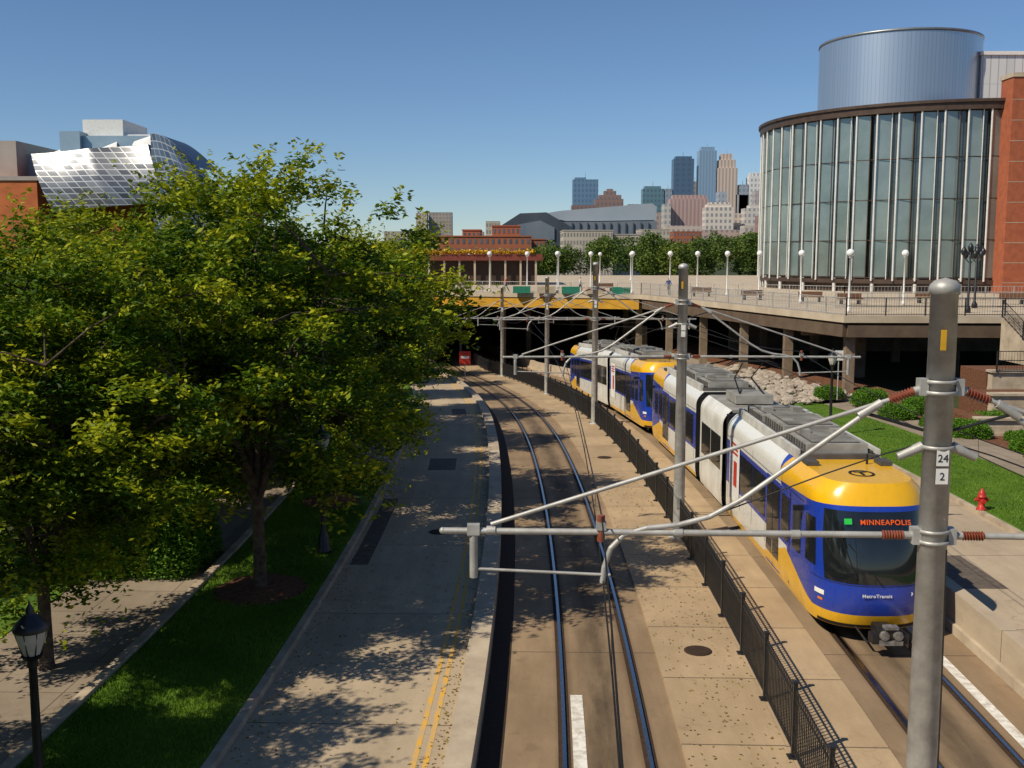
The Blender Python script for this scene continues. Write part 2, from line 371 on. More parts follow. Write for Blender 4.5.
# fallen leaf litter on road and walkways
C=[]
for i in range(2600):
    Y=random.uniform(15,60); o=random.choice((-6.5+abs(random.gauss(0,.5)),random.uniform(-6.5,-2.8),-2.8-abs(random.gauss(0,.2)))); o=max(-6.5,min(-2.8,o)); p=P(Y,o); C.append((p[0],p[1],gz(Y,o)+.352))
for i in range(700):
    Y=random.uniform(15,40); o=random.uniform(1.4,3.2); p=P(Y,o); C.append((p[0],p[1],gz(Y,o)+.075))
link(bpy.data.objects.new('leaf_litter',leaves_mesh('leaf_litter',C,.07,.035,leafmat('dry_leaf',(.10,.06,.02),(.2,.14,.03),(.3,.25,.05),.1),up=.97)))
M_bushcore=pmat('shrub_core',(.015,.025,.008),None,4)
def bush(x,y,z,dx,dy,dz,n,name='shrub',L=.09,W=.05,mat=None,box=.5):
    q=rng.normal(0,1,(n,3)); q/=np.linalg.norm(q,axis=1)[:,None]
    e=1-box*.5; q=np.sign(q)*np.abs(q)**e; q/= (np.abs(q)**3).sum(1)[:,None]**(1/3)
    lump=1+.06*np.sin(q[:,0]*7+1+x)+.06*np.sin(q[:,1]*9+q[:,2]*5+y)
    q*= (lump*rng.uniform(.80,1.03,n))[:,None]; q[:,2]=np.abs(q[:,2])
    C=q*np.array([dx/2,dy/2,dz])+np.array([x,y,z])
    e_=empty(name,(0,0,0))
    link(bpy.data.objects.new('foliage',leaves_mesh(name,C,L,W,mat or M_hedge,up=.3)),e_)
    mb=MB(); mb.lathe(0,0,[(.39,0),(.40,.5),(.31,.68),(.15,.74),(.001,.75)],14)  # added solid dark core blackens the inside of the foliage
    o=mb.build('dark_core',[M_bushcore],e_); o.location=(x,y,z); o.scale=(dx,dy,dz)
bush(-10.0,28.2,.35,3.6,3.2,1.8,55000,'hedge')
bush(-12.5,33.5,.3,5,4,1.7,26000,'hedge')
bush(-11.6,38,.3,4,5,1.8,20000,'hedge')
for (x,y,dx,dz) in [(-7.9,41,2,1.0),(-8.7,51,2.5,1.3),(-6.9,53,1.6,.7),(-7.6,62,2.2,1.0),(-9,66,2.5,1.4),(-7.3,38,1.2,.6),(-15,24,3,1.6),(-15,19,3,1.5)]:
    bush(x,y,.3+gz(y,-8),dx,dx*1.2,dz,int(6000*dx),box=.2)
for (x,y,dx,dz) in [(22,50,2,.8),(24.5,52,2.6,.9),(20.8,56,1.8,.7),(27,49.5,2.5,1.0),(23,46,1.5,.6),(21,61,2,.9),(22.8,58,2.0,.8),(19.5,64,1.6,.7),(21.8,42,1.3,.5),(23.5,39,1.4,.5),(30,54.8,1.8,.9),(21.5,53,1.2,.6),(23.8,48.5,1.2,.5),(22.4,44,1,.5)]:
    bush(x,y,.1 if y<54.5 or x<26 else 1.8,dx,dx*1.1,dz,int(4500*dx),box=.1)
def rocks(name,n,fn,r0,r1):
    mb=MB()
    for i in range(n):
        x,y,z=fn(); r=random.uniform(r0,r1)
        k=6; vs=[]
        for j in range(1,4):
            for a in range(k):
                t=6.283*a/k+j; rr=r*math.sin(math.pi*j/4)*random.uniform(.75,1.15); vs.append((x+rr*math.cos(t),y+rr*math.sin(t),z-r*.6*math.cos(math.pi*j/4)))
        vs+=[(x,y,z-r*.6),(x,y,z+r*.6)]
        fs=[(j*k+a,j*k+(a+1)%k,(j+1)*k+(a+1)%k,(j+1)*k+a) for j in range(2) for a in range(k)]
        fs+=[(2*k+a,2*k+(a+1)%k,3*k+1) for a in range(k)]+[((a+1)%k,a,3*k) for a in range(k)]
        mb.add(vs,fs)
    mb.build(name,[M_rock])
def fr():
    Y=random.uniform(38,66); o=random.uniform(-8.6,-6.75); p=P(Y,o); return p[0],p[1],gz(Y,o)+.52
rocks('rock_bed',420,fr,.10,.28)
def fr2():
    Y=random.uniform(62,84); o=random.uniform(14.2,20.3); p=P(Y,o); return p[0],p[1],gz(Y,o)+.25+(.05*(o-14))
rocks('rock_bed',700,fr2,.12,.4)
# ---------------------------------------------------------------- fence
mb=MB(); Y=8.
def fp(Y,o=OF): a=P(Y,o); return a[0],a[1],G(Y)+.06
k=0
while Y<118:
    x,y,z=fp(Y)
    if k%20==0:
        mb.box((x,y,z+.68),(.075,.075,1.36)); mb.box((x,y,z+1.375),(.10,.10,.03)); mb.box((x,y,z+.01),(.2,.2,.02))
        if Y+2.4<118:
            x2,y2,z2=fp(Y+2.4)
            for h in(.12,1.10,1.24): mb.cyl((x,y,z+h),(x2,y2,z2+h),.02,.02,4)
    else: mb.box((x,y,z+.69),(.02,.02,1.16))
    Y+=.12; k+=1
mb.build('fence',[M_dark])
# ---------------------------------------------------------------- catenary poles
def cantilever(mb,x,y,g,nrm,sg):
    def q(a,z,d=0): return (x+nrm[0]*sg*a-nrm[1]*d,y+nrm[1]*sg*a+nrm[0]*d,g+z)
    def insul(a0,z0,a1,z1):
        mb.cyl(q(a0,z0),q(a1,z1),.032,.032,8,2)
        for i in range(8):
            t=(i+.5)/8; a=a0+(a1-a0)*t; z=z0+(z1-z0)*t; da=(a1-a0)*.03; dz=(z1-z0)*.03
            mb.cyl(q(a-da,z-dz),q(a+da,z+dz),.055,.04,10,2)
    mb.cyl(q(.1,5.72),q(.32,5.72),.045,.045,8,0); insul(.32,5.72,.56,5.72)
    mb.cyl(q(.56,5.72),q(5.45,5.70),.036,.036,10,0); mb.ball(q(5.45,5.70),.040,0,8,6)
    mb.cyl(q(.1,7.38),q(.28,7.33),.045,.045,8,0); insul(.28,7.33,.54,7.23)
    mb.cyl(q(.54,7.23),q(4.9,5.78),.025,.025,8,0)
    mb.cyl(q(.62,7.20),q(.86,7.05),.05,.05,8,0)
    pts=[q(.85,7.03),q(1.5,6.55),q(2.1,6.1),q(2.45,5.90),q(2.8,5.80),q(3.15,5.76),q(3.4,5.68),q(3.55,5.52),q(3.62,5.3),q(3.64,5.12)]
    mb.tube(pts,.031,8,0)
    mb.cyl(q(5.1,5.74),q(5.1,5.16),.046,.046,10,0); mb.box(q(5.1,5.72),(.14,.10,.12),0)
    mb.cyl(q(5.1,5.26),q(3.55,5.21),.018,.018,8,0)
    mb.cyl(q(3.66,5.9),q(3.66,5.6),.045,.045,8,2); mb.box(q(3.66,5.78),(.11,.09,.09),0)
    mb.cyl(q(3.64,5.24),q(3.35,5.12),.012,.012,6,1)
    for a in(2.8,4.9,1.5): mb.cyl(q(a-.05,5.71),q(a+.05,5.71),.052,.052,8,0)
    mb.cyl(q(.16,6.72),q(.42,6.60),.06,.045,10,0)
    mb.tube([q(.16,6.9),q(.5,7.0),q(.85,7.1)],.02,6,1)
    mb.tube([q(.17,6.75),q(.6,6.62),q(1.2,6.4),q(1.9,6.12),q(2.6,5.84)],.009,6,1)
def ocs_pole(Y,H=8.3,near=False):
    x,y=P(Y,OF); g=G(Y); m=-(Y-32)/390.; n=1/math.sqrt(1+m*m); nrm=(n,-m*n)
    mb=MB()
    mb.lathe(x,y,[(.001,g+.05),(.32,g+.05),(.32,g+.1),(.20,g+.1),(.19,g+.14),(.175,g+.3),(.142,g+H-.12),(.157,g+H-.12),(.157,g+H-.02),(.11,g+H+.03),(.001,g+H+.06)],28,0)
    for i in range(6):
        a=i*1.047; mb.cyl((x+.27*math.cos(a),y+.27*math.sin(a),g+.1),(x+.27*math.cos(a),y+.27*math.sin(a),g+.17),.02,.02,6,1)
    for z in(5.66,5.78,7.32,7.44,6.72):
        mb.lathe(x,y,[(.155,g+z-.02),(.178,g+z-.02),(.178,g+z+.02),(.155,g+z+.02)],24,0)
    for sg in(-1,1):
        cantilever(mb,x,y,g,nrm,sg)
        for z in (5.72,7.38): mb.box((x+nrm[0]*sg*.19,y+nrm[1]*sg*.19,g+z),(.09,.14,.18),0)
    mb.tube([(x+.10,y-.15,g+5.6),(x+.12,y-.155,g+4),(x+.13,y-.17,g+1)],.010,5,1)
    mb.box((x-.02,y-.172,g+1.2),(.14,.02,.35),0)
    e=empty('catenary_pole')
    mb.build('mast',[M_galv,M_dark,M_ins],e)
    sg_=MB(); sg_.box((x,y-.168,g+6.62),(.13,.01,.17),0); sg_.box((x,y-.168,g+6.42),(.13,.01,.17),0); sg_.box((x-.05,y-.154,g+7.9),(.06,.01,.22),1)
    sg_.build('number_plate',[M_white,pmat('yellow_plate',(.6,.33,.02),None,4)],e)
    if near:
        for s,z in(('24',6.57),('2',6.37)):
            c=bpy.data.curves.new('t','FONT'); c.body=s; c.size=.12; c.align_x='CENTER'; c.extrude=.001
            o=bpy.data.objects.new('number',c); c.materials.append(M_dark); o.location=(x,y-.176,g+z+.01); o.rotation_euler=(R_(90),0,0); link(o,e)
PY=[11.5,32,56,77,101,126]
for i,Y in enumerate(PY): ocs_pole(Y,8.5 if i<2 else 8.7,near=i==0)
ocs_pole(-10)
mb=MB()
for c,o in((0,-.38),(OR,.38)):
    ks=[-10]+PY
    for a,b in zip(ks[:-1],ks[1:]):
        N_=8; pc=[];pm=[]
        for i in range(N_+1):
            t=i/N_; Y=a+(b-a)*t; x,y=P(Y,c+o); z=G(Y)
            if a>=56: z=G(a)+(G(b)-G(a))*t
            pc.append((x,y,z+5.14)); pm.append((x-.02,y,z+5.88-.45*4*t*(1-t)))
        for i in range(N_):
            mb.cyl(pc[i],pc[i+1],.010,.010,5,0,False); mb.cyl(pm[i],pm[i+1],.010,.010,5,0,False)
        for i in range(1,N_,2): mb.cyl(pc[i],pm[i],.004,.004,4,0,False)
mb.build('overhead_wires',[M_wire])
# ---------------------------------------------------------------- train
def liv():
    m,t,b=base('train_livery'); N=NT(t); b.inputs['Roughness'].default_value=.22; b.inputs['Specular IOR Level'].default_value=.5
    b.inputs['Coat Weight'].default_value=.3; b.inputs['Coat Roughness'].default_value=.08
    tc=N.n('ShaderNodeTexCoord').outputs['Object']; sp=N.n('ShaderNodeSeparateXYZ'); t.links.new(tc,sp.inputs[0]); y,z=sp.outputs[1],sp.outputs[2]
    W=(.74,.73,.68); B=(.008,.040,.34); Yl=(.80,.43,.006)
    bl=N.m('MULTIPLY',N.m('GREATER_THAN',z,1.40),N.m('LESS_THAN',z,2.80))
    col=N.mix(bl,W,B)
    col=N.mix(N.m('LESS_THAN',N.m('SUBTRACT',y,N.m('MULTIPLY',z,.5)),2.6),col,B)
    yt=N.m('MULTIPLY',N.m('GREATER_THAN',z,N.m('SUBTRACT',3.14,N.m('MULTIPLY',y,.05))),N.m('LESS_THAN',N.m('ADD',y,N.m('MULTIPLY',z,.6)),6.1))
    col=N.mix(yt,col,Yl)
    zz=N.m('SUBTRACT',.68,N.m('MULTIPLY',N.m('MAXIMUM',N.m('SUBTRACT',y,1.),0),.02))
    bump=N.m('MULTIPLY',N.m('MAXIMUM',N.m('SUBTRACT',1,N.m('ABSOLUTE',N.m('DIVIDE',N.m('SUBTRACT',y,3.4),2.4))),0),.70)
    col=N.mix(N.m('LESS_THAN',z,N.m('ADD',zz,bump)),col,Yl)
    d=N.ramp(N.noise(tc,1.2,7,.7),.35,.75); low=N.ramp(z,1.3,.3)
    mp=N.n('ShaderNodeMapping'); t.links.new(tc,mp.inputs[0]); mp.inputs['Scale'].default_value=(3,3,.35)
    strk=N.ramp(N.noise(mp.outputs[0],2.5,6,.7),.5,.8)
    col=N.mix(N.m('MULTIPLY',N.m('MULTIPLY',d,N.m('ADD',N.m('MULTIPLY',low,.45),.12)),.9),col,(.10,.08,.06))
    col=N.mix(N.m('MULTIPLY',strk,.18),col,(.10,.08,.06))
    t.links.new(col,b.inputs['Base Color'])
    t.links.new(N.ramp(d,-.6,3.2),b.inputs['Roughness'])
    return m
M_liv=liv()
M_glass=pmat('train_glass',(.008,.010,.012),(.012,.015,.016),2,rough=.06,spec=.8)
M_blk=pmat('black_rubber',(.012,.012,.012),None,3,rough=.7)
M_roof=pmat('train_roof_grey',(.34,.33,.30),(.19,.18,.16),1.5,rough=.6)
M_roofd=pmat('train_roof_dark',(.05,.05,.05),(.09,.08,.075),2,rough=.7)
M_lit=pmat('head_light',(.8,.8,.75),None,3,rough=.1)
M_amb=pmat('display_amber',(.2,.03,.0),None,3,emit=((1,.13,.02),.62))
M_grn=pmat('display_green',(.0,.2,.02),None,3,emit=((.05,.7,.10),.5))
W0=1.325; DN=1.7; NE=2.7
def wz(z):
    if z>3.1: return W0-.30*((z-3.1)/.5)**2.2
    if z<.8: return W0-.05*((.8-z)/.45)**2
    return W0
def rk(z):
    if z<1.0: return .22*((1.0-z)/.65)**1.5
    return .66*((z-1.0)/2.6)**2.0
def surf(t,z,off=0):
    def f(t,z):
        w=wz(z); s=1 if t>=0 else -1; a=abs(t)
        if a>=1: return Vector((s*w,DN+(a-1),z))
        ph=a*math.pi/2; r=rk(z)
        return Vector((s*w*math.sin(ph)**(2/NE) if ph>0 else 0, r+(DN-r)*(1-max(0,math.cos(ph))**(2/NE)),z))
    p=f(t,z)
    if off:
        e=.01; a=f(t+e,z)-f(t-e,z); b=f(t,z+e)-f(t,z-e); n=a.cross(b)
        if n.length>0: p=p+n.normalized()*off
    return p
ZL=[.34,.42,.55,.7,.85,1.0,1.2,1.4,1.6,1.8,2.0,2.2,2.4,2.6,2.8,2.95,3.1,3.2,3.3,3.4,3.48,3.55,3.6]
def frange(a,b,n): return [a+(b-a)*i/(n-1) for i in range(n)]
def cab_meshes(L=11.2):
    ts=[-(1+(L-DN)*(1-i/6)) for i in range(6)]+frange(-1,1,49)+[1+(L-DN)*(i+1)/6 for i in range(6)]
    mb=MB(); mb.grid(lambda t,z:surf(t,z),ts,ZL,0,True)
    n=len(ts); h=n//2
    V=[surf(t,3.6) for t in ts]
    fs=[(i,i+1,n-2-i,n-1-i) for i in range(h-1)]+[(h-1,h,h+1)]
    mb.add([(a.x,a.y,a.z) for a in V],fs,0,False)
    Vb=[(surf(ts[0],z)) for z in ZL]; Vr=[surf(ts[-1],z) for z in ZL]
    mb.add(Vb+Vr[::-1],[tuple(range(2*len(ZL)))],2)
    V=[surf(t,.34) for t in ts]; mb.add(V,fs,2)
    body=mb.mesh('cab_body',[M_liv,M_glass,M_blk])
    g=MB()
    def panel(t0,t1,z0,z1,m,off=.008,nt=8,nz=6):
        g.grid(lambda t,z:surf(t,z,off),frange(t0,t1,nt),frange(z0,z1,nz),m,True)
    def sy(y): return 1+(y-DN)
    g.grid(lambda u,z:surf(u*(.60+.03*math.sin((z-1.42)/1.5*3.14)),z,.010),frange(-1,1,25),frange(1.42,3.0,12),0,True)
    for s in(-1,1):
        panel(s*.76,s*.97,1.62,2.72,0)
        def P2(y0,y1,z0,z1,m=0,off=.008):
            a,b=s*sy(y0),s*sy(y1); panel(a,b,z0,z1,m,off,3,3)
        P2(2.0,2.75,1.55,2.62)
        P2(3.02,3.07,.5,2.86,1)
        P2(4.05,5.55,.42,2.84,2,.006)
        P2(4.12,4.76,.75,2.70,0,.012); P2(4.84,5.48,.75,2.70,0,.012); P2(4.785,4.815,.42,2.84,1,.016)
        for a,b in((5.75,7.35),(7.42,9.02),(9.09,10.7)):
            P2(a,b,1.52,2.66,0); P2(a,b,2.28,2.31,1,.012)
        P2(3.15,3.9,1.52,2.66,0)
        for yy in(5.65,7.4,9.05,10.9): P2(yy-.01,yy+.01,.4,1.45,1,.004)
        for yy in(3.95,7.4): P2(yy-.01,yy+.01,2.85,3.3,1,.004)
        P2(1.8,11.1,2.895,2.915,1,.004)
        panel(s*.60,s*.76,1.02,1.13,3,.014); panel(s*.62,s*.70,.88,.94,4,.012)
        p=surf(s*1.15,2.75,.0); g.box((p.x+s*.12,p.y,p.z),(.24,.10,.12),1)
    a,b=-sy(10.65),-sy(9.15); g.grid(lambda t,z:surf(t,z,.018),[b,a],[1.0,3.0],8,False); g.grid(lambda t,z:surf(t,z,.022),[-sy(9.5),-sy(10.0)],[1.5,2.3],9,False)
    for i in range(3): g.grid(lambda t,z:surf(t,z,.022),[-sy(9.4),-sy(10.4)],[2.5+i*.14,2.58+i*.14],9,False)
    a=surf(-.0,1.40,.04); b=surf(-.28,2.3,.04); g.cyl(a,b,.015,.012,6,1)
    b2=surf(-.2,1.55,.045); c2=surf(-.36,2.42,.045); g.cyl(b2,c2,.012,.012,6,1)
    g.grid(lambda t,z:surf(t,z,.012),frange(-.7,.7,20),[.36,.44],1,True)
    g.grid(lambda t,z:surf(t,z,.006),frange(-.86,.86,24),[1.375,1.39],1,True)
    def ov(r,a):
        x=.30*r*math.cos(a); yy=1.75+ .36*r*math.sin(a); return (x,yy,3.612)
    g.grid(lambda a,r:ov(r,a),frange(0,6.2832,25),[.78,1.0],1,False)
    g.box((0,1.72,3.611),(.07,.34,.006),1); g.box((0,1.9,3.613),(.30,.06,.006),1)
    g.box((0,7.2,3.66),(2.0,7.4,.12),6)
    for y0,y1,h in((3.7,5.9,.30),(6.1,8.4,.38),(8.6,10.8,.28)):
        g.box((0,(y0+y1)/2,3.66+h/2),(1.55,y1-y0,h),5)
        g.box((0,(y0+y1)/2,3.665+h),(1.25,y1-y0-.3,.03),6)
        for i in range(10):
            yy=y0+.25+(y1-y0-.5)*i/9; g.box((0,yy,3.69+h),(1.2,.05,.03),5)
        for s in(-1,1):
            for i in range(8): g.box((s*.785,y0+.2+(y1-y0-.4)*i/7,3.68+h/2),(.02,.14,h*.6),6)
    for s in(-1,1):
        g.box((s*1.02,7.2,3.72),(.10,7.2,.24),7); g.box((s*.9,2.9,3.66),(.3,.5,.1),6)
        g.cyl((s*.86,3.6,3.78),(s*.86,10.9,3.78),.03,.03,6,6)
        for yy in(5.3,7.0,9.5): g.box((s*.45,yy,4.02),(.3,.35,.14),5)
    g.cyl((.5,2.9,3.6),(.5,2.9,3.85),.03,.02,6,1)
    det=g.mesh('cab_details',[M_glass,M_blk,pmat('door_blue',(.010,.035,.30),None,3,rough=.25),M_lit,pmat('amber_light',(.7,.2,.02),None,3,rough=.2),M_roof,M_roofd,pmat('fairing_white',(.6,.59,.55),(.42,.41,.38),2,rough=.5),M_white,M_red])
    u=MB()
    u.box((0,6,.55),(2.1,10,.35),0)
    for yc in(2.7,9.0) :
        for dy in(-.9,.9):
            for s in(-1,1):
                u.cyl((s*.68,yc+dy,.37),(s*.82,yc+dy,.37),.33,.33,18,0); u.cyl((s*.82,yc+dy,.37),(s*.86,yc+dy,.37),.15,.15,12,1)
        for s in(-1,1): u.box((s*.95,yc,.42),(.14,2.4,.22),0)
    u.box((0,-.05,.44),(.34,.9,.20),0); u.box((0,-.56,.46),(.52,.18,.34),0)
    for s in(-1,1): u.cyl((s*.15,-.72,.50),(s*.15,-.64,.50),.10,.11,12,1); u.box((s*.33,-.5,.40),(.14,.3,.2),0)
    u.box((0,-.68,.34),(.5,.06,.1),1); u.box((0,-.60,.67),(.3,.2,.06),1)
    u.tube([(.3,-.5,.35),(.4,-.3,.22),(.5,.3,.4)],.025,6,0); u.tube([(-.3,-.5,.35),(-.4,-.3,.22),(-.5,.3,.4)],.025,6,0)
    un=u.mesh('underframe',[M_dark,pmat('coupler_grey',(.35,.33,.30),(.15,.14,.13),9,rough=.5,metal=.5)])
    return body,det,un
CAB=cab_meshes()
def centre_mesh(L=3.9):
    mb=MB()
    for s in(-1,1):
        vs=[(s*wz(z),y,z) for z in ZL for y in(0,L)]
        mb.add(vs,[(2*i,2*i+1,2*i+3,2*i+2) for i in range(len(ZL)-1)],0)
        for a,b in((.3,1.9),(2.0,3.6)):
            mb.box((s*(W0+.004),(a+b)/2,2.09),(.012,b-a,1.14),1)
    mb.box((0,L/2,3.56),(2.0,L,.1),2)
    mb.box((0,L/2,3.8),(1.3,1.6,.3),2)
    mb.box((0,L/2,1.0),(2.2,L-.02,1.2),3)
    x=.45
    for s in(-1,1): mb.cyl((s*x,1.2,3.85),(s*.30,3.0,4.35),.03,.03,6,3); mb.cyl((s*.30,3.0,4.35),(s*.35,1.6,5.02),.022,.022,6,3)
    mb.cyl((-.6,1.2,3.85),(.6,1.2,3.85),.04,.04,8,3); mb.cyl((-.3,3.0,4.35),(.3,3.0,4.35),.02,.02,6,3)
    for dy in(0,.3): mb.tube([(-.9,1.5+dy,4.95),(-.6,1.5+dy,5.09),(.6,1.5+dy,5.09),(.9,1.5+dy,4.95)],.022,6,3)
    return mb.mesh('centre_module',[pmat('white_body',(.72,.71,.66),(.55,.53,.48),1.5,rough=.3),M_glass,M_roof,M_blk])
CEN=centre_mesh()
def bel_mesh():
    mb=MB()
    for i in range(7):
        r=0 if i%2 else .06; mb.box((0,.045+.085*i,2.0),(2.45-r*2,.085,3.0-r*2),0)
    return mb.mesh('bellows',[M_blk])
BEL=bel_mesh()
def tm(Y): x,y=P(Y,OR); return Vector((x,y,G(Y)+.045))
def place(me,nm,Ya,Yb,par):
    a,b=tm(Ya),tm(Yb); d=(b-a).normalized(); x=d.cross(Vector((0,0,1))).normalized(); z=x.cross(d)
    M=Matrix((x,d,z)).transposed().to_4x4(); M.translation=a
    o=bpy.data.objects.new(nm,me); link(o,par); o.matrix_world=M; return o,M
def car(Y0):
    e=empty('light_rail_train')
    for me,nm in zip(CAB,('front_body','front_details','front_underframe')): o,M=place(me,nm,Y0,Y0+11.2,e)
    place(BEL,'bellows',Y0+11.2,Y0+11.8,e); place(CEN,'centre_module',Y0+11.8,Y0+15.7,e); place(BEL,'bellows',Y0+15.7,Y0+16.3,e)
    for me,nm in zip(CAB,('rear_body','rear_details','rear_underframe')): place(me,nm,Y0+27.5,Y0+16.3,e)
    def txt(s,size,x,z,mat,tilt,t=0,dy=.03,bold=.002):
        c=bpy.data.curves.new('t','FONT'); c.body=s; c.size=size; c.align_x='CENTER'; c.extrude=.002; c.materials.append(mat); c.offset=bold; c.space_character=1.12
        o=bpy.data.objects.new('sign_text',c); link(o,e)
        p=surf(t,z); o.matrix_world=M@Matrix.Translation((x,p.y-dy,z))@Matrix.Rotation(R_(90-tilt),4,'X')
    txt('MINNEAPOLIS',.165,.10,2.74,M_amb,22,0,.03)
    txt('2309',.12,.60,1.14,M_white,0,.3,.02); txt('MetroTransit',.11,-.12,1.14,M_white,0,0,.03)
    g=MB(); g.box((0,0,0),(.17,.01,.13),0); o=g.build('sign_panel',[M_grn],e); p=surf(0,2.79); o.matrix_world=M@Matrix.Translation((-.72,p.y+.03,2.795))@Matrix.Rotation(R_(-22),4,'X')
    r=MB(); r.box((0,0,0),(.07,.01,.07),0); o=r.build('logo',[M_red],e); o.matrix_world=M@Matrix.Translation((-.54,surf(.3,1.18).y-.03,1.18))
car(22.9); car(22.9+28.3)
# ---------------------------------------------------------------- deck / plaza
ZD=4.9
edge=[(-34,119),(-7.7,113),(12.8,105),(21.5,68),(62,66)]
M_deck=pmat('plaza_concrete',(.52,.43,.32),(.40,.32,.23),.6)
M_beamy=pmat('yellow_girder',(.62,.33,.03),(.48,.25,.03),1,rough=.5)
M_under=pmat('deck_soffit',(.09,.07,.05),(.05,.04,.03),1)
plaza=empty('pedestrian_plaza_bridge')
mb=MB(); mb.poly(edge+[(62,205),(-34,205)],ZD-.45,ZD,0)  # carried far back to keep the underpass dark
inner=[(-34,121),(-7.2,115),(14.2,107),(22.6,70),(62,68)]
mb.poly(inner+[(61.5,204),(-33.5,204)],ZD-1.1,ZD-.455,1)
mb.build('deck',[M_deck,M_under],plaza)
mb=MB()
for a,b,m in((edge[0],edge[1],0),(edge[1],edge[2],0),(edge[2],edge[3],1),(edge[3],edge[4],1)):
    a=Vector(a);b=Vector(b);d=(b-a); L=d.length; c=(a+b)/2; n=Vector((-d.y,d.x))/L; c=c+n*.25
    mb.box((c.x,c.y,ZD-1.0),(L*.985,.3,1.0 if m==0 else .8),m,math.atan2(d.y,d.x))
mb.build('girders',[M_beamy,pmat('brown_girder',(.13,.09,.06),(.09,.06,.04),1)],plaza)
mb=MB()
cols=[(22.3,69.2),(28,69.2),(34,69.2),(41,69.2),(20.3,77),(18.6,84),(16.8,92),(15,100),(13,107.5),(26,78),(26,90),(33,78),(33,90),(24,100),(8.5,112),(9,122),(-9,117),(-9.5,128),(-1,119),(-1,135),(13,120),(8,140),(-12,150),(18,130),(18,115),(2,126),(5,150)]
for x,y in cols: g=ground_h(x,y)-.3; mb.box((x,y,(g+ZD-.9)/2),(.6,.6,ZD-.9-g),0); mb.box((x,y,ZD-1.25),(1.1,1.1,.3),0)
for y in(76,84,92): mb.box((31,y,ZD-1.5),(20,.5,.7),0)
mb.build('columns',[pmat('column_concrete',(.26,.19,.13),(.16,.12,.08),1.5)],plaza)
mb=MB(); mb.bb((21,101,-2),(61,101.6,ZD-1.1)); mb.bb((-33,185,-5),(61,186,ZD-1.1)); mb.bb((-33,118,-5),(-12,119,ZD-1.1)); mb.bb((13.5,108.5,-5),(14,186,1.5)); mb.bb((-13,119,-5),(-12.5,186,ZD-1.1))  # left abutment, plus added walls closing the underpass to keep it dark
mb.build('abutment_closing_walls',[pmat('underpass_wall_concrete',(.20,.15,.11),(.12,.09,.07),1)],plaza)
def railing(pts,z,mat,h=1.1,sp=.14,name='railing',r=.012,par=None):
    mb=MB()
    for a,b in zip(pts[:-1],pts[1:]):
        a=Vector(a);b=Vector(b); L=(b-a).length; n=max(1,int(L/2.4))
        if len(a)==2: a=Vector((a.x,a.y,z)); b=Vector((b.x,b.y,z))
        for hh in(.1,h*.55,h): mb.cyl(a+Vector((0,0,hh)),b+Vector((0,0,hh)),.025,.025,5,0)
        for i in range(n+1): p=a.lerp(b,i/n); mb.box((p.x,p.y,p.z+h/2),(.07,.07,h),0)
        k=int(L/sp)
        for i in range(k): p=a.lerp(b,i/k); mb.box((p.x,p.y,p.z+h/2),(r,r,h*.95),0)
    return mb.build(name,[mat],par)
e2=[(-34,119.2),(-7.7,113.2),(12.9,105.2),(21.7,68.2)]
railing(e2,ZD,M_galv,1.15,.22,'bridge_railing',.02); railing([(21.7,68.2),(62,66.2)],ZD,M_dark,1.15,.16,'bridge_railing')
railing([(24,78),(60,80)],ZD,M_galv,1.1,.3,'bridge_railing'); railing([(16,108),(30,95),(58,95)],ZD,M_galv,1.1,.3,'bridge_railing',.02)
mb=MB()
for i,u in enumerate([1,3.5,6,8.5,11]): mb.box((u,109.5-u*.3,ZD+.35),(1.8,.6,.7),i%2)
mb.build('planter_boxes',[pmat('teal_paint',(.03,.22,.14),None,3),M_deck])
for x,y,r in[(18,100,.1),(21,92,.2),(25,88,.0),(27,84,.1),(34,86,.1),(10,114,.2),(40,84,.0)]:
    mb=MB()
    mb.box((0,0,.45),(2.0,.5,.08),0,r); mb.box((-.7,0,.2),(.12,.45,.41),1,r); mb.box((.7,0,.2),(.12,.45,.41),1,r); mb.box((0,.24,.7),(2.0,.06,.35),0,r)
    mb.build('park_bench',[pmat('bench_wood',(.2,.1,.05),None,4),M_dark],None,(x,y,ZD))
def globe_lamp(x,y,z,h=4.0):
    mb=MB(); mb.lathe(0,0,[(.001,0),(.14,0),(.14,.25),(.075,.35),(.06,h-.1),(.12,h-.08),(.12,h)],12,0)
    mb.ball((0,0,h+.25),.27,1,16,10); mb.build('street_lamp',[M_white,M_glob],None,(x,y,z))
for x,y in [(22.9,71.5),(30.5,82),(23.3,85),(22.5,96),(20.6,101),(18.8,107),(15.8,105.5),(12.2,107),(8.8,118),(4.7,109),(1.7,118),(-2.4,113.5),(5.5,125),(12.5,150),(-6,150),(18,160)]: globe_lamp(x,y,ZD,3.8)
def cluster_lamp(x,y,z):
    mb=MB(); mb.lathe(0,0,[(.001,0),(.2,0),(.2,.3),(.09,.5),(.06,4.2),(.001,4.3)],12,0)
    for a,b in((0,0),(.45,-.5),(-.45,-.5),(.32,-.9),(-.32,-.9)):
        mb.cyl((0,0,3.3),(a,0,4.1+b*.5),.025,.025,6,0); mb.lathe(a,0,[(.05,4.1+b*.5),(.16,4.2+b*.5),(.2,4.45+b*.5),(.12,4.6+b*.5),(.001,4.75+b*.5)],10,0)
    mb.build('street_lamp',[M_dark],None,(x,y,z))
cluster_lamp(31.0,71.5,ZD); cluster_lamp(34.3,78,ZD)
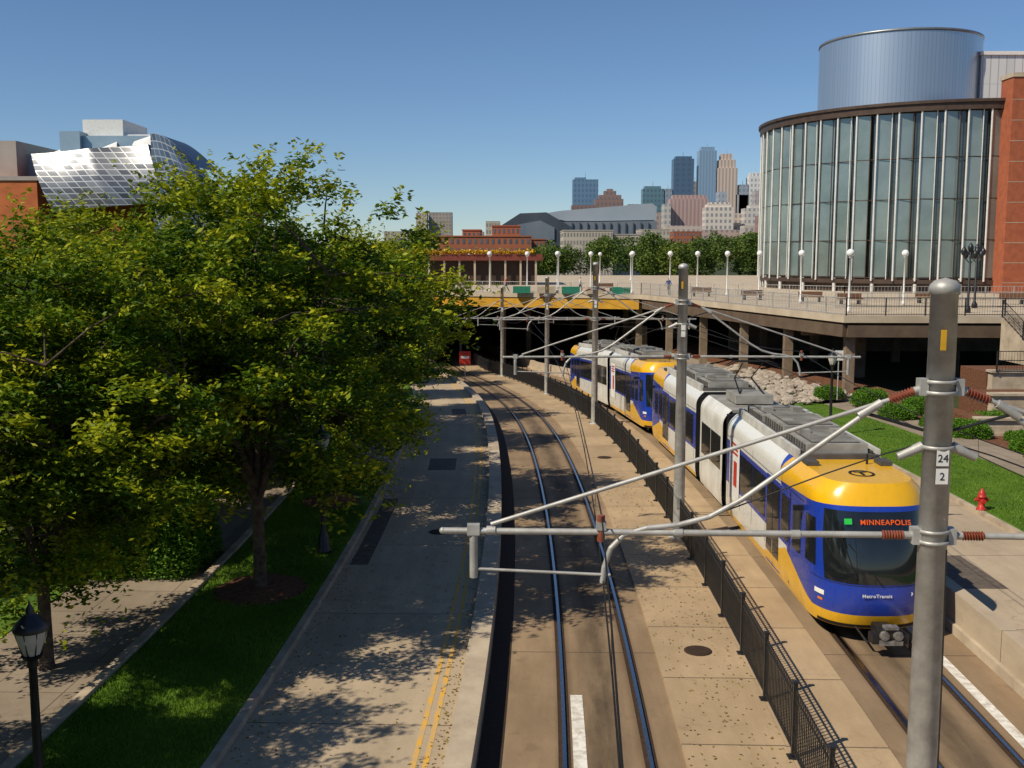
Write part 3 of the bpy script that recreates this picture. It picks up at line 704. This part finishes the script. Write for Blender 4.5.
def lantern(x,y,z,h=3.1,name='street_lamp'):
    mb=MB()
    mb.lathe(0,0,[(.001,0),(.21,0),(.21,.12),(.16,.18),(.15,.5),(.10,.6),(.075,.7),(.06,h-.15),(.09,h-.12),(.07,h-.05),(.13,h),(.16,h+.05)],16,0,.12)
    mb.lathe(0,0,[(.12,h+.05),(.20,h+.28),(.225,h+.42)],16,1)
    for i in range(8):
        a=i*.7854; mb.cyl((.125*math.cos(a),.125*math.sin(a),h+.05),(.23*math.cos(a),.23*math.sin(a),h+.43),.011,.011,4,0)
    mb.lathe(0,0,[(.24,h+.40),(.25,h+.44),(.20,h+.52),(.10,h+.62),(.05,h+.66),(.06,h+.70),(.02,h+.78),(.001,h+.86)],16,0)
    mb.build(name,[M_dark,pmat('lantern_glass',(.55,.52,.45),(.45,.42,.36),3,rough=.3)],None,(x,y,z))
lantern(-6.85,14.4,.45,2.65); lantern(-5.3,28.8,.45,2.9); lantern(15.5,50.5,.1,3.4); lantern(31.6,52,2.4,3.2)
mb=MB(); mb.lathe(0,0,[(.001,0),(.17,0),(.17,.06),(.11,.07),(.105,.42),(.15,.43),(.15,.48),(.12,.50),(.12,.56),(.09,.64),(.04,.68),(.04,.74),(.001,.74)],16,0)
mb.cyl((-.2,0,.36),(.2,0,.36),.06,.06,10,0); mb.cyl((0,-.2,.33),(0,0,.33),.075,.075,10,0)
for s in(-1,1): mb.cyl((s*.2,0,.36),(s*.25,0,.36),.045,.03,6,0)
mb.build('fire_hydrant',[M_red],None,(16.0,35,.18))
mb=MB(); x,y=P(88,-1.9+.0); g=G(88); mb.cyl((x,y,g),(x,y,g+2.6),.04,.04,8,1); mb.box((x,y-.05,g+2.4),(.95,.03,1.1),0); mb.box((x,y-.07,g+2.45),(.7,.01,.2),2); mb.build('traffic_sign',[M_red,M_galv,M_white])
mb=MB(); mb.cyl((19.7,63,.1),(19.7,63,3.0),.04,.04,8,1); mb.box((19.7,62.95,2.8),(.5,.03,.6),0); mb.box((19.7,62.93,2.9),(.3,.01,.06),2); mb.build('traffic_sign',[M_white,M_galv,M_red])
M_stone=pmat('limestone',(.50,.41,.30),(.33,.26,.18),1.2,bump=.5)
mb=MB()
for i,(x0,y0,zt) in enumerate(((22.5,50,.9),(24.5,53,1.7),(26,56.5,2.5))):
    for j in range(3): mb.bb((x0+.03*j,y0+.03*j,-.2+zt*j/3),(48,y0+.6,zt*(j+1)/3-.02),0)
    mb.bb((x0-.05,y0-.06,zt-.02),(48,y0+.65,zt+.10),1)
    mb.bb((x0,y0+.65,-.3),(48,y0+(2.84 if i<2 else 4),zt-.05),2)
mb.build('retaining_wall',[M_stone,M_conc,M_mulch])
mb=MB()
for i in range(14):
    mb.bb((31,60.6+i*.42,2.2),(33.6,61.02+i*.42,2.55+i*.18),0)
mb.build('staircase',[M_conc])
for x in(31,33.6): railing([(x,60.7,2.5),(x,66.4,4.9)],0,M_dark,1.1,.18,'stair_railing')
railing([(26.2,56.4),(31,56.4)],2.55,M_dark,1.1,.15,'wall_railing'); railing([(33.6,56.4),(45,56.4)],2.55,M_dark,1.1,.15,'wall_railing')
# ---------------------------------------------------------------- round glass building
gb=empty('glass_rotunda_building'); CX,CY,RR=50.5,128,20; ZT=24.4
M_pale=pmat('glazing_pale',(.27,.32,.30),(.15,.195,.185),.16,rough=.14,spec=.7,metal=.4)
M_gdark=pmat('glazing_dark',(.03,.04,.04),(.06,.075,.075),.3,rough=.08,spec=.9)
M_fin=pmat('metal_fin',(.80,.78,.73),(.68,.66,.61),1,rough=.35,metal=.3)
M_brz=pmat('bronze_band',(.06,.04,.03),(.09,.06,.045),1,rough=.5,metal=.3)
wall=MB(); fin=MB(); NB=20
def cp(a,r,z): return (CX+r*math.cos(a),CY+r*math.sin(a),z)
A0,A1=math.pi*.80,math.pi*1.5
for i in range(NB):
    a=A0+(A1-A0)*i/NB; b=A0+(A1-A0)*(i+1)/NB; c=a+(b-a)*.66
    ja=random.uniform(-.12,.12); jc=random.uniform(-.12,.12)
    for z0,z1 in((ZD+1.6,ZD+5.4),(ZD+5.5,ZD+9.6),(ZD+9.7,ZD+13.8),(ZD+13.9,ZT-1.1)):
        j2=random.uniform(-.03,.03)
        wall.add([cp(a,RR+ja+j2,z0),cp(c,RR-.35+jc+j2,z0),cp(c,RR-.35+jc-j2,z1),cp(a,RR+ja-j2,z1)],[(0,1,2,3)],0)
        wall.add([cp(c,RR-.52,z0),cp(b,RR-.52,z0),cp(b,RR-.52,z1),cp(c,RR-.52,z1)],[(0,1,2,3)],1)
    wall.add([cp(a,RR-.6,ZD),cp(b,RR-.6,ZD),cp(b,RR-.6,ZT-1),cp(a,RR-.6,ZT-1)],[(0,1,2,3)],2)
    for z in(ZD+1.5,ZD+5.45,ZD+9.65,ZD+13.85,): fin.cyl(cp(a,RR-.05,z),cp(b,RR-.3,z),.05,.05,4,1)
    fin.cyl(cp(a,RR+.14,ZD+1.2),cp(a,RR+.14,ZT-1.0),.11,.11,6,0); fin.cyl(cp(c,RR-.1,ZD+1.2),cp(c,RR-.1,ZT-1.0),.06,.06,5,1 if i%2 else 0)
    if i%2==0: fin.cyl(cp(a,RR-.2,ZD),cp(a,RR-.2,ZD+1.5),.2,.2,8,0)
pts=[cp(A0+(A1-A0)*i/52,RR+.35,0)[:2] for i in range(53)]
fin.poly(pts+[(75,108),(75,150),(45,150)],ZT-1.0,ZT-.3,1)
pts2=[cp(A0+(A1-A0)*i/52,RR+.55,0)[:2] for i in range(53)]
fin.poly(pts2+[(75,108),(75,150),(45,150)],ZT-.29,ZT,1)
pts3=[cp(A0+(A1-A0)*i/52,RR+.0,0)[:2] for i in range(53)]
wall.poly(pts3+[(75,109),(75,150),(45,150)],ZD+.9,ZD+1.35,2)
wall.build('walls',[M_pale,M_gdark,M_brz],gb); fin.build('mullions',[M_fin,M_brz],gb)
def corr(name,c1,c2,rough=.35,metal=.8,per=.5,jit=.25,rows=3.5):
    m,t,b=base(name); N=NT(t); tc=N.n('ShaderNodeTexCoord').outputs['UV']; sp=N.n('ShaderNodeSeparateXYZ'); t.links.new(tc,sp.inputs[0])
    f=N.m('FRACT',N.m('DIVIDE',sp.outputs[0],per)); f=N.m('LESS_THAN',f,.12)
    f2=N.m('LESS_THAN',N.m('FRACT',N.m('DIVIDE',sp.outputs[1],rows)),.012)
    wn=N.n('ShaderNodeTexWhiteNoise',noise_dimensions='1D'); t.links.new(N.m('FLOOR',N.m('DIVIDE',sp.outputs[0],per)),wn.inputs['W'])
    col=N.mix(N.m('MAXIMUM',f,f2),c1,c2); col=N.mix(N.m('MULTIPLY',wn.outputs[0],jit),col,c2)
    t.links.new(col,b.inputs['Base Color']); b.inputs['Roughness'].default_value=rough; b.inputs['Metallic'].default_value=metal; return m
def uvobj(name,grid,us,vs,mat,par,uvf):
    mb=MB(); mb.grid(grid,us,vs,0,True); me=mb.mesh(name,[mat]); l=me.uv_layers.new(name='UVMap'); n=len(us)
    for lp in me.loops: i=lp.vertex_index; l.data[lp.index].uv=uvf(us[i%n],vs[i//n])
    return link(bpy.data.objects.new(name,me),par)
M_drum=corr('drum_metal',(.52,.57,.62),(.38,.42,.47),.34,.85,.45,rows=20)
DX,DY,DR=45.8,128,9.1
uvobj('metal_drum',lambda a,z:(DX+DR*math.cos(a),DY+DR*math.sin(a),z),frange(0,6.2832,73),[ZT-1,ZT+3,33.3],M_drum,gb,lambda a,z:(a*DR,z))
mb=MB(); mb.lathe(DX,DY,[(.01,33.1),(DR-.2,33.1),(DR-.2,33.31),(DR+.08,33.31),(DR+.08,33.6),(DR-.25,33.6),(DR-.25,33.4)],72,0); mb.build('drum_coping',[pmat('coping_metal',(.25,.27,.29),None,2,rough=.4,metal=.6)],gb)
M_cor=corr('white_corrugated',(.70,.70,.67),(.40,.40,.39),.5,.2,.9)
uvobj('penthouse_front',lambda x,z:(x,122,z),frange(53.0,80,4),[20,31.2],M_cor,gb,lambda a,z:(a,z))
uvobj('penthouse_side',lambda y,z:(53.0,y,z),frange(145,122,4),[20,31.2],M_cor,gb,lambda a,z:(a,z))
mb=MB(); mb.bb((52.8,121.8,31.2),(80,145,31.6)); mb.build('penthouse_roof',[M_white],gb)
M_brick=pmat('red_brick',(.38,.11,.05),(.28,.08,.04),1.5,bump=.2)
mb=MB(); mb.bb((49.3,106,ZD),(80,108.6,26.2),0); mb.bb((49.2,105.9,26.2),(80,108.7,26.6),1); mb.bb((56,108.7,ZD),(80,126,25.8),0)
for z in(9,14,19): mb.bb((54,105.9,z),(60,106.05,z+2.4),2)
for z in range(6,26,2): mb.bb((49.29,105.985,z),(80,106.01,z+.06),1)
mb.build('brick_wing',[M_brick,M_conc,M_gdark],gb)
# ---------------------------------------------------------------- museum (left)
mu=empty('art_museum_building')
M_steel=corr('brushed_steel_panels',(.52,.53,.54),(.12,.13,.15),.35,.9,1.3)
def steelgrid(name,c1,c2,mo=(.62,.62,.60),rough=.42):
    m,t,b=base(name); N=NT(t); tc=N.n('ShaderNodeTexCoord').outputs['UV']
    br=N.n('ShaderNodeTexBrick'); t.links.new(tc,br.inputs['Vector']); br.inputs['Scale'].default_value=1; br.offset=0
    br.inputs['Color1'].default_value=(*c1,1); br.inputs['Color2'].default_value=(*c2,1); br.inputs['Mortar'].default_value=(*mo,1)
    br.inputs['Brick Width'].default_value=.75; br.inputs['Row Height'].default_value=.5; br.inputs['Mortar Size'].default_value=.04
    t.links.new(br.outputs[0],b.inputs['Base Color']); b.inputs['Metallic'].default_value=.5; b.inputs['Roughness'].default_value=rough; return m
M_sg=steelgrid('steel_shingle',(.09,.10,.12),(.30,.30,.31))  # pale seam grid paints white reflections into the steel colour
MY=84.; K=MY/1050.
def mx(u): return (u-512)*K
def mz(v): return 8.8+(255-v)*K
mb=MB()
mb.bb((mx(-80),MY,0),(mx(44),MY+18,mz(180)),0); mb.bb((mx(-80),MY+2,mz(180)),(mx(14),MY+16,mz(141)),1)
mb.bb((mx(-80),MY-.1,mz(182)),(mx(46),MY+.3,mz(178)),1)
mb.bb((mx(14),MY+4,mz(200)),(mx(60),MY+14,mz(152)),2)
mb.bb((mx(62),MY+6,mz(135)),(mx(104),MY+12,mz(114)),3); mb.bb((mx(66),MY+5,mz(180)),(mx(134),MY+14,mz(132)),2)
mb.bb((mx(45),MY+4.5,mz(190)),(mx(65.8),MY+14,mz(128)),2); mb.bb((mx(104.2),MY+6.2,mz(131.9)),(mx(132),MY+12,mz(129)),3)
mb.bb((mx(46.5),MY+5.5,0),(mx(215),MY+17.8,mz(195)),0)
for u,v,h in((30,152,9),(80,148,10),(118,140,9)):
    mb.add([(mx(u),MY+3,mz(v+18)),(mx(u+26),MY+3.4,mz(v+14)),(mx(u+22),MY+5,mz(v-h)),(mx(u+2),MY+4.9,mz(v-2))],[(0,1,2,3)],3)
mb.build('blocks',[pmat('museum_brick',(.55,.16,.05),(.42,.12,.04),1.2),pmat('museum_panel',(.42,.37,.33),(.35,.30,.26),.5),pmat('museum_bluegrey',(.34,.46,.54),(.28,.38,.46),.5,rough=.4,metal=.3),M_white],mu)
def sw(u,v):
    x0=mx(66)+(mx(178)-mx(66))*u-1.9*v*(1-.1*u)
    z=mz(213)+(mz(157)-mz(213))*v+ .75*u*v+.75*u*(1-v)
    y=MY-1.2-.7*math.sin(math.pi*(v*.8+.1))-.5*math.sin(math.pi*u)+1.0*v+.35*abs(math.sin(u*6.28))
    return (x0,y,z)
uvobj('curved_steel_wall',sw,frange(0,1,21),frange(0,1,13),M_sg,mu,lambda u,v:(u*9+v*2.2,v*5+u*.7))
mb=MB(); mb.grid(lambda u,v:(sw(u,1)[0],sw(u,1)[1]+v*5,sw(u,1)[2]-v*.3),frange(0,1,12),frange(0,1,4),0)
mb.grid(lambda u,v:(sw(0,u)[0],sw(0,u)[1]+v*2.5,sw(0,u)[2]),frange(0,1,12),frange(0,1,4),0)
mb.grid(lambda u,v:(sw(1,u)[0],sw(1,u)[1]+v*7,sw(1,u)[2]),frange(0,1,12),frange(0,1,4),0); mb.build('steel_returns',[M_steel],mu)
def sw2(u,v):
    return (mx(162)+ (mx(272)-mx(162))*(u)*(.42+.58*(1-v)), MY-1-1.8*math.sin(math.pi*u)*(1-.4*v), mz(240)+(mz(138)-mz(240))*v*(1-.32*u*u))
uvobj('curved_steel_sail',sw2,frange(0,1,17),frange(0,1,13),steelgrid('steel_blue',(.05,.08,.13),(.15,.20,.27),(.4,.43,.46)),mu,lambda u,v:(u*7+v*2,v*7))
mb=MB(); mb.grid(lambda u,v:(sw2(0,u)[0],sw2(0,u)[1]+v*6,sw2(0,u)[2]),frange(0,1,12),frange(0,1,3),0); mb.grid(lambda u,v:(sw2(u,1)[0],sw2(u,1)[1]+v*6,sw2(u,1)[2]),frange(0,1,12),frange(0,1,3),0); mb.build('sail_returns',[M_steel],mu)
# ---------------------------------------------------------------- mid distance
def facade(name,x0,x1,y,depth,z0,z1,nx,nz,mat,win,wf=.6,hf=.5):
    e=empty(name); mb=MB(); mb.bb((x0,y,z0),(x1,y+depth,z1)); mb.bb((x0-.2,y-.2,z1),(x1+.2,y+depth,z1+.35)); mb.build('walls',[mat],e)
    wb=MB(); dx=(x1-x0)/nx; dz=(z1-z0)/nz
    for i in range(nx):
        for j in range(nz):
            cx=x0+dx*(i+.5); cz=z0+dz*(j+.5); wb.box((cx,y,cz),(dx*wf,.12,dz*hf))
    nd=max(2,int(depth/dx))
    for i in range(nd):
        for j in range(nz):
            for xx in(x0,x1): wb.box((xx,y+depth*(i+.5)/nd,z0+dz*(j+.5)),(.12,depth/nd*wf,dz*hf))
    wb.build('windows',[win],e); return e
Mb2=pmat('far_brick',(.36,.12,.06),(.30,.10,.05),.2); Mw=pmat('far_window',(.08,.09,.11),(.14,.15,.17),.2,rough=.2)
Mbe=pmat('far_beige',(.50,.44,.36),(.42,.37,.30),.1); Mwb=pmat('far_window_beige',(.22,.20,.18),(.28,.25,.22),.2,rough=.3)
def FX(u,Y): return (u-512)*Y/1050.
def FZ(v,Y): return 8.8+(255-v)*Y/1050.
facade('brick_hall',FX(438,300),FX(531,300),300,30,-4,FZ(237,300),16,7,Mb2,Mw,.45)
facade('brick_hall',FX(492,302),FX(520,302),308,15,-4,FZ(227,310),6,8,Mb2,Mw,.45)
facade('brick_hall',FX(462,302),FX(480,302),308,15,-4,FZ(231,310),4,8,Mb2,Mw,.45)
facade('brick_hall',FX(531.5,330),FX(545,330),330,20,-4,FZ(240,330),4,6,Mb2,Mw,.45)
facade('apartment_building',FX(563,450),FX(612,450),450,30,-4,FZ(231,450),16,7,Mbe,Mwb,.5)
facade('apartment_building',FX(612.5,460),FX(640,460),460,30,-4,FZ(235,460),10,6,Mbe,Mwb,.5)
facade('apartment_building',FX(417,1300),FX(428,1300),1300,20,0,FZ(214,1300),4,14,Mbe,Mwb,.5)
facade('apartment_building',FX(429,1300),FX(452,1300),1310,20,0,FZ(213,1300),7,14,pmat('far_tan',(.38,.33,.30),None,.1),Mwb,.5)
facade('apartment_building',FX(385,900),FX(418,900),900,20,0,FZ(232,900),10,7,Mbe,Mwb,.5)
facade('apartment_building',FX(452,1400),FX(462,1400),1400,20,0,FZ(236,1400),3,6,Mb2,Mw)
facade('office_building',FX(640,700),FX(668,700),700,30,0,FZ(230,700),8,6,Mbe,Mwb,.5)
facade('office_building',FX(486,1200),FX(500,1200),1200,30,0,FZ(222,1200),5,6,Mbe,Mwb)
facade('office_building',FX(672,900),FX(700,900),900,30,0,FZ(232,900),9,6,Mb2,Mw,.45)
mb=MB(); mb.bb((-24,138,8.1),(4,150,8.9),0); mb.bb((-24,139,ZD),(3,149,8.1),1)
for i in range(14): mb.bb((-23+i*2,138.2,ZD),(-22.75+i*2,138.45,8.1),2)
mb.build('plaza_pavilion',[pmat('maroon_fascia',(.20,.05,.035),(.15,.04,.03),1),pmat('pavilion_dark',(.06,.04,.03),None,1),M_deck])
C=np.stack([rng.uniform(-23,3,5000),rng.uniform(137.8,139.5,5000),9.0+np.abs(rng.normal(0,.22,5000))],1)
link(bpy.data.objects.new('flower_planting',leaves_mesh('flowers',C,.3,.2,M_flow)))
def mass(name,blobs,n,L=.7,W=.45,mat=None):
    C=[];cr=[]; tot=sum(b[3]*b[5] for b in blobs)
    for (x,y,z,rx,ry,rz) in blobs:
        k=int(n*rx*rz/tot); q=rng.normal(0,1,(k,3)); q/=np.linalg.norm(q,axis=1)[:,None]
        lump=1+.13*np.sin(q[:,0]*6+x)+.12*np.sin(q[:,2]*8+y)+.1*np.sin(q[:,1]*9)
        q*=(lump*rng.uniform(.7,1.03,k))[:,None]; C.append(q*np.array([rx,ry,rz])+np.array([x,y,z])); cr.append(np.full(k,.5+rng.normal(0,.2)))
    link(bpy.data.objects.new(name,leaves_mesh(name,np.concatenate(C),L,W,mat or M_far,np.concatenate(cr),up=.4)))
bl=[]
for i in range(40):
    Y=random.uniform(208,250); u=random.uniform(600,800); bl.append((FX(u,Y),Y,FZ(random.choice((random.uniform(236,244),random.uniform(244,258))),Y)-1.8,random.uniform(2.0,3.8),4,random.uniform(2.2,3.4)))
mass('distant_trees',bl,60000,.5,.35)
bl=[]
for i in range(16):
    Y=random.uniform(260,280); u=random.uniform(530,612); bl.append((FX(u,Y),Y,FZ(random.uniform(248,256),Y)-2,3.5,4,3))
mass('distant_trees',bl,18000,.5,.35)
bl=[]
for i in range(80):
    Y=random.uniform(480,640); u=random.uniform(340,1040); bl.append((FX(u,Y),Y,FZ(random.uniform(243,249),Y)-5,random.uniform(7,13),10,random.uniform(5,8)))
mass('distant_trees',bl,56000,1.3,.9)
bl=[(FX(u,170),170+random.uniform(-6,6),FZ(random.uniform(250,262),170)-1.0,3.4,3.4,2.8) for u in (385,398,412,425,372,355,335,318,300)]
mass('distant_trees',bl,22000,.4,.28)
bl=[(FX(u,120),118+random.uniform(-3,3),FZ(v,120)-1.5,3.0,3.0,3.4) for u,v in ((395,270),(410,278),(380,265),(425,285),(432,292),(360,262))]
mass('plaza_trees',bl,26000,.28,.18,M_hedge)
bl=[]
for i in range(60):
    Y=random.uniform(1000,1250); u=random.uniform(200,1100); bl.append((FX(u,Y),Y,FZ(248,Y)-6,20,14,9))
mass('distant_trees',bl,24000,2.6,1.8)
# ---------------------------------------------------------------- skyline (2.5 km away)
def tmat(name,c,wc,px=9.,pz=12.,rough=.4):
    m,t,b=base(name); N=NT(t); tc=N.n('ShaderNodeTexCoord').outputs['Object']; sp=N.n('ShaderNodeSeparateXYZ'); t.links.new(tc,sp.inputs[0])
    fx=N.m('LESS_THAN',N.m('FRACT',N.m('DIVIDE',N.m('ADD',sp.outputs[0],sp.outputs[1]),px)),.5); f=fx
    if pz<100: f=N.m('MULTIPLY',fx,N.m('LESS_THAN',N.m('FRACT',N.m('DIVIDE',sp.outputs[2],pz)),.55))
    col=N.mix(N.m('MULTIPLY',f,.8),c,wc); col=N.mix(.10,col,(.35,.48,.62)); t.links.new(col,b.inputs['Base Color']); b.inputs['Roughness'].default_value=rough; return m  # bluish mix paints distance haze into the tower colour
SY=2500.
def tower(u0,u1,v,col,wc,Y=SY,steps=(),dep=35,px=9.,pz=12.,name='skyscraper'):
    mb=MB(); x0,x1=FX(u0,Y),FX(u1,Y); h=FZ(v,Y)
    mb.bb((x0,Y,0),(x1,Y+dep,h)); hp=h
    for k,(a,b,vv) in enumerate(steps): mb.bb((FX(a,Y),Y+3+k*3,hp+.01),(FX(b,Y),Y+dep-5-k*3,FZ(vv,Y))); hp=FZ(vv,Y)
    if v<200: mb.cyl(((x0+x1)/2,Y+15,hp),((x0+x1)/2,Y+15,hp+12),.6,.3,5)
    mb.build(name,[tmat('tower_'+name,col,wc,px,pz)])
tower(572,597,181,(.10,.19,.30),(.05,.11,.20),steps=((574,585,179),))
tower(571,597,206,(.20,.10,.07),(.11,.07,.06),Y=2350)
tower(594,622,200,(.24,.13,.09),(.11,.08,.07),Y=2400,steps=((598,620,196),(603,615,192),(606,612,190)))
tower(641,662,190,(.08,.17,.20),(.04,.08,.11),steps=((643,659,187.5),))
tower(671,691,161,(.045,.09,.17),(.03,.06,.11),steps=((673,689,158.5),),px=14)
tower(696,713,153,(.22,.33,.46),(.15,.24,.36),steps=((698,711,149.5),),px=7,pz=400)
tower(714,734,170,(.66,.50,.38),(.34,.26,.22),steps=((715.5,732,162),(717.5,729,156)),px=8,pz=300)
tower(745.5,760,178,(.74,.70,.65),(.28,.29,.32),steps=((747,758,174.5),))
tower(668,706,200,(.48,.30,.24),(.28,.18,.17),Y=2200,steps=((671,704,196),),px=8,pz=300)
tower(703,731,208,(.70,.60,.50),(.16,.15,.17),Y=2100,steps=((705,729,205),(707,727,203)))
tower(733,746,196,(.40,.37,.37),(.18,.2,.25)); tower(729,747,214,(.56,.46,.38),(.2,.19,.2),Y=2150)
tower(742,766,209,(.62,.55,.48),(.22,.22,.24),Y=2120,steps=((747,760,206),))
tower(655,672,213,(.38,.28,.24),(.18,.16,.17),Y=2250); tower(620,640,214,(.34,.27,.24),(.15,.15,.17)); tower(663,670,190,(.25,.28,.33),(.15,.18,.22))
tower(627,642,205,(.36,.33,.32),(.16,.17,.19),Y=2450); tower(736,745,186,(.30,.33,.38),(.16,.19,.24)); tower(689,697,183,(.33,.28,.27),(.15,.15,.18),Y=2600)
tower(662,669,205,(.5,.45,.4),(.2,.2,.2),Y=2180); tower(716,724,193,(.36,.38,.42),(.2,.22,.26),Y=2300); tower(752,762,192,(.42,.36,.33),(.2,.18,.18),Y=2280)
tower(664,700,226,(.54,.42,.33),(.2,.18,.18),Y=1900); tower(700,742,230,(.46,.32,.25),(.18,.16,.16),Y=1850); tower(742,775,226,(.52,.44,.38),(.2,.2,.2),Y=1800)
tower(532,560,222,(.38,.33,.3),(.2,.2,.22)); tower(466,484,232,(.36,.25,.2),(.2,.18,.18),Y=1700); tower(757,768,216,(.3,.14,.1),(.15,.1,.1),Y=1750)
Y=1500; mb=MB()
def pg(pts,y0,y1,m):
    n=len(pts); a=[(FX(u,Y),y0,FZ(v,Y)) for u,v in pts]; b=[(FX(u,Y),y1,FZ(v,Y)) for u,v in pts]
    mb.add(a+b,[tuple(range(n))],m); mb.add(a+b,[(i,(i+1)%n,n+(i+1)%n,n+i) for i in range(n)],m); mb.add(b,[tuple(range(n-1,-1,-1))],m)
pg([(498,228),(520,214),(546,213),(572,228),(578,262),(498,262)],1500,1580,0)
pg([(536,215),(560,211),(652,203.5),(657,207),(656,220),(600,221),(566,221)],1520,1640,1)
pg([(560,222),(600,222),(656,221),(658,262),(560,262)],1510,1600,2)
pg([(506,236),(518,225),(540,221),(554,228),(554,240),(506,240)],1498,1499.5,2)
for i in range(12):
    u=564+i*7.6; pg([(u,223),(u+1,223),(u+1,240),(u,240)],1508,1509.5,0)
mb.build('stadium',[pmat('stadium_dark',(.05,.06,.08),(.08,.09,.11),.02,rough=.3),pmat('stadium_roof',(.36,.40,.44),(.28,.33,.38),.01,rough=.4),pmat('stadium_glass',(.13,.16,.20),(.20,.22,.25),.02,rough=.3)])
mb=MB(); mb.cyl((-17,0,0),(15,0,0),2,2,10); mb.cyl((15,0,0),(19,0,0),2,.4,10); mb.cyl((-24,0,1),(-17,0,0),.6,2,10)
mb.add([(3,0,-.5),(-3,0,-.5),(-9,17,.5),(-6,17,.5)],[(0,1,2,3)]); mb.add([(3,0,-.5),(-3,0,-.5),(-9,-17,.5),(-6,-17,.5)],[(3,2,1,0)]); mb.add([(-18,0,1),(-23,0,1),(-25,0,8),(-22,0,8)],[(0,1,2,3)])
mb.build('airplane',[pmat('airplane_grey',(.06,.06,.07),None,.1)],None,(-954,6000,483))
# ---------------------------------------------------------------- people on the bridge
def person(x,y,z,yaw,shirt,pants,ph=1.):
    m,t,b=base('clothing_and_skin'); N=NT(t); tc=N.n('ShaderNodeTexCoord').outputs['Object']; sp=N.n('ShaderNodeSeparateXYZ'); t.links.new(tc,sp.inputs[0]); zz=sp.outputs[2]
    col=N.mix(N.m('GREATER_THAN',zz,.95),pants,shirt); col=N.mix(N.m('GREATER_THAN',zz,1.45),col,(.45,.26,.18)); col=N.mix(N.m('GREATER_THAN',zz,1.69),col,(.04,.025,.015)); col=N.mix(N.m('LESS_THAN',zz,.08),col,(.03,.03,.03))
    t.links.new(col,b.inputs['Base Color']); b.inputs['Roughness'].default_value=.8
    V=[(0,0,.95,.15),(0,0,1.2,.13),(0,0,1.40,.15),(0,0,1.50,.06),(0,0.02,1.62,.095),(0,.02,1.72,.085),
       (.10,.0,.90,.10),(.11,.18*ph,.50,.065),(.11,.12*ph,.08,.045),(.11,.26*ph,.03,.04),(-.10,0,.90,.10),(-.11,-.10*ph,.50,.065),(-.11,-.32*ph,.12,.045),(-.11,-.22*ph,.03,.04),
       (.19,0,1.40,.06),(.24,-.12*ph,1.15,.045),(.24,.02,.92,.035),(.24,.06,.83,.035),(-.19,0,1.40,.06),(-.24,.12*ph,1.15,.045),(-.24,.28*ph,.98,.035),(-.24,.34*ph,.91,.035)]
    E=[(0,1),(1,2),(2,3),(3,4),(4,5),(0,6),(6,7),(7,8),(8,9),(0,10),(10,11),(11,12),(12,13),(2,14),(14,15),(15,16),(16,17),(2,18),(18,19),(19,20),(20,21)]
    me=bpy.data.meshes.new('person'); me.from_pydata([v[:3] for v in V],E,[]); o=bpy.data.objects.new('person',me); link(o); me.materials.append(m)
    o.modifiers.new('skin','SKIN')
    for i,v in enumerate(V): me.skin_vertices[0].data[i].radius=(v[3],v[3]*.85)
    me.skin_vertices[0].data[0].use_root=True
    sb=o.modifiers.new('sub','SUBSURF'); sb.levels=1; sb.render_levels=1
    o.location=(x,y,z); o.rotation_euler=(0,0,yaw)
person(-.6,112,ZD,1.5,(.5,.06,.03),(.03,.04,.08)); person(7.0,108.3,ZD,-1.4,(.5,.5,.5),(.05,.05,.06)); person(15.3,97+6,ZD,.3,(.06,.1,.25),(.2,.17,.12)); person(-4.6,112.9,ZD,-1.3,(.03,.03,.04),(.1,.1,.12))
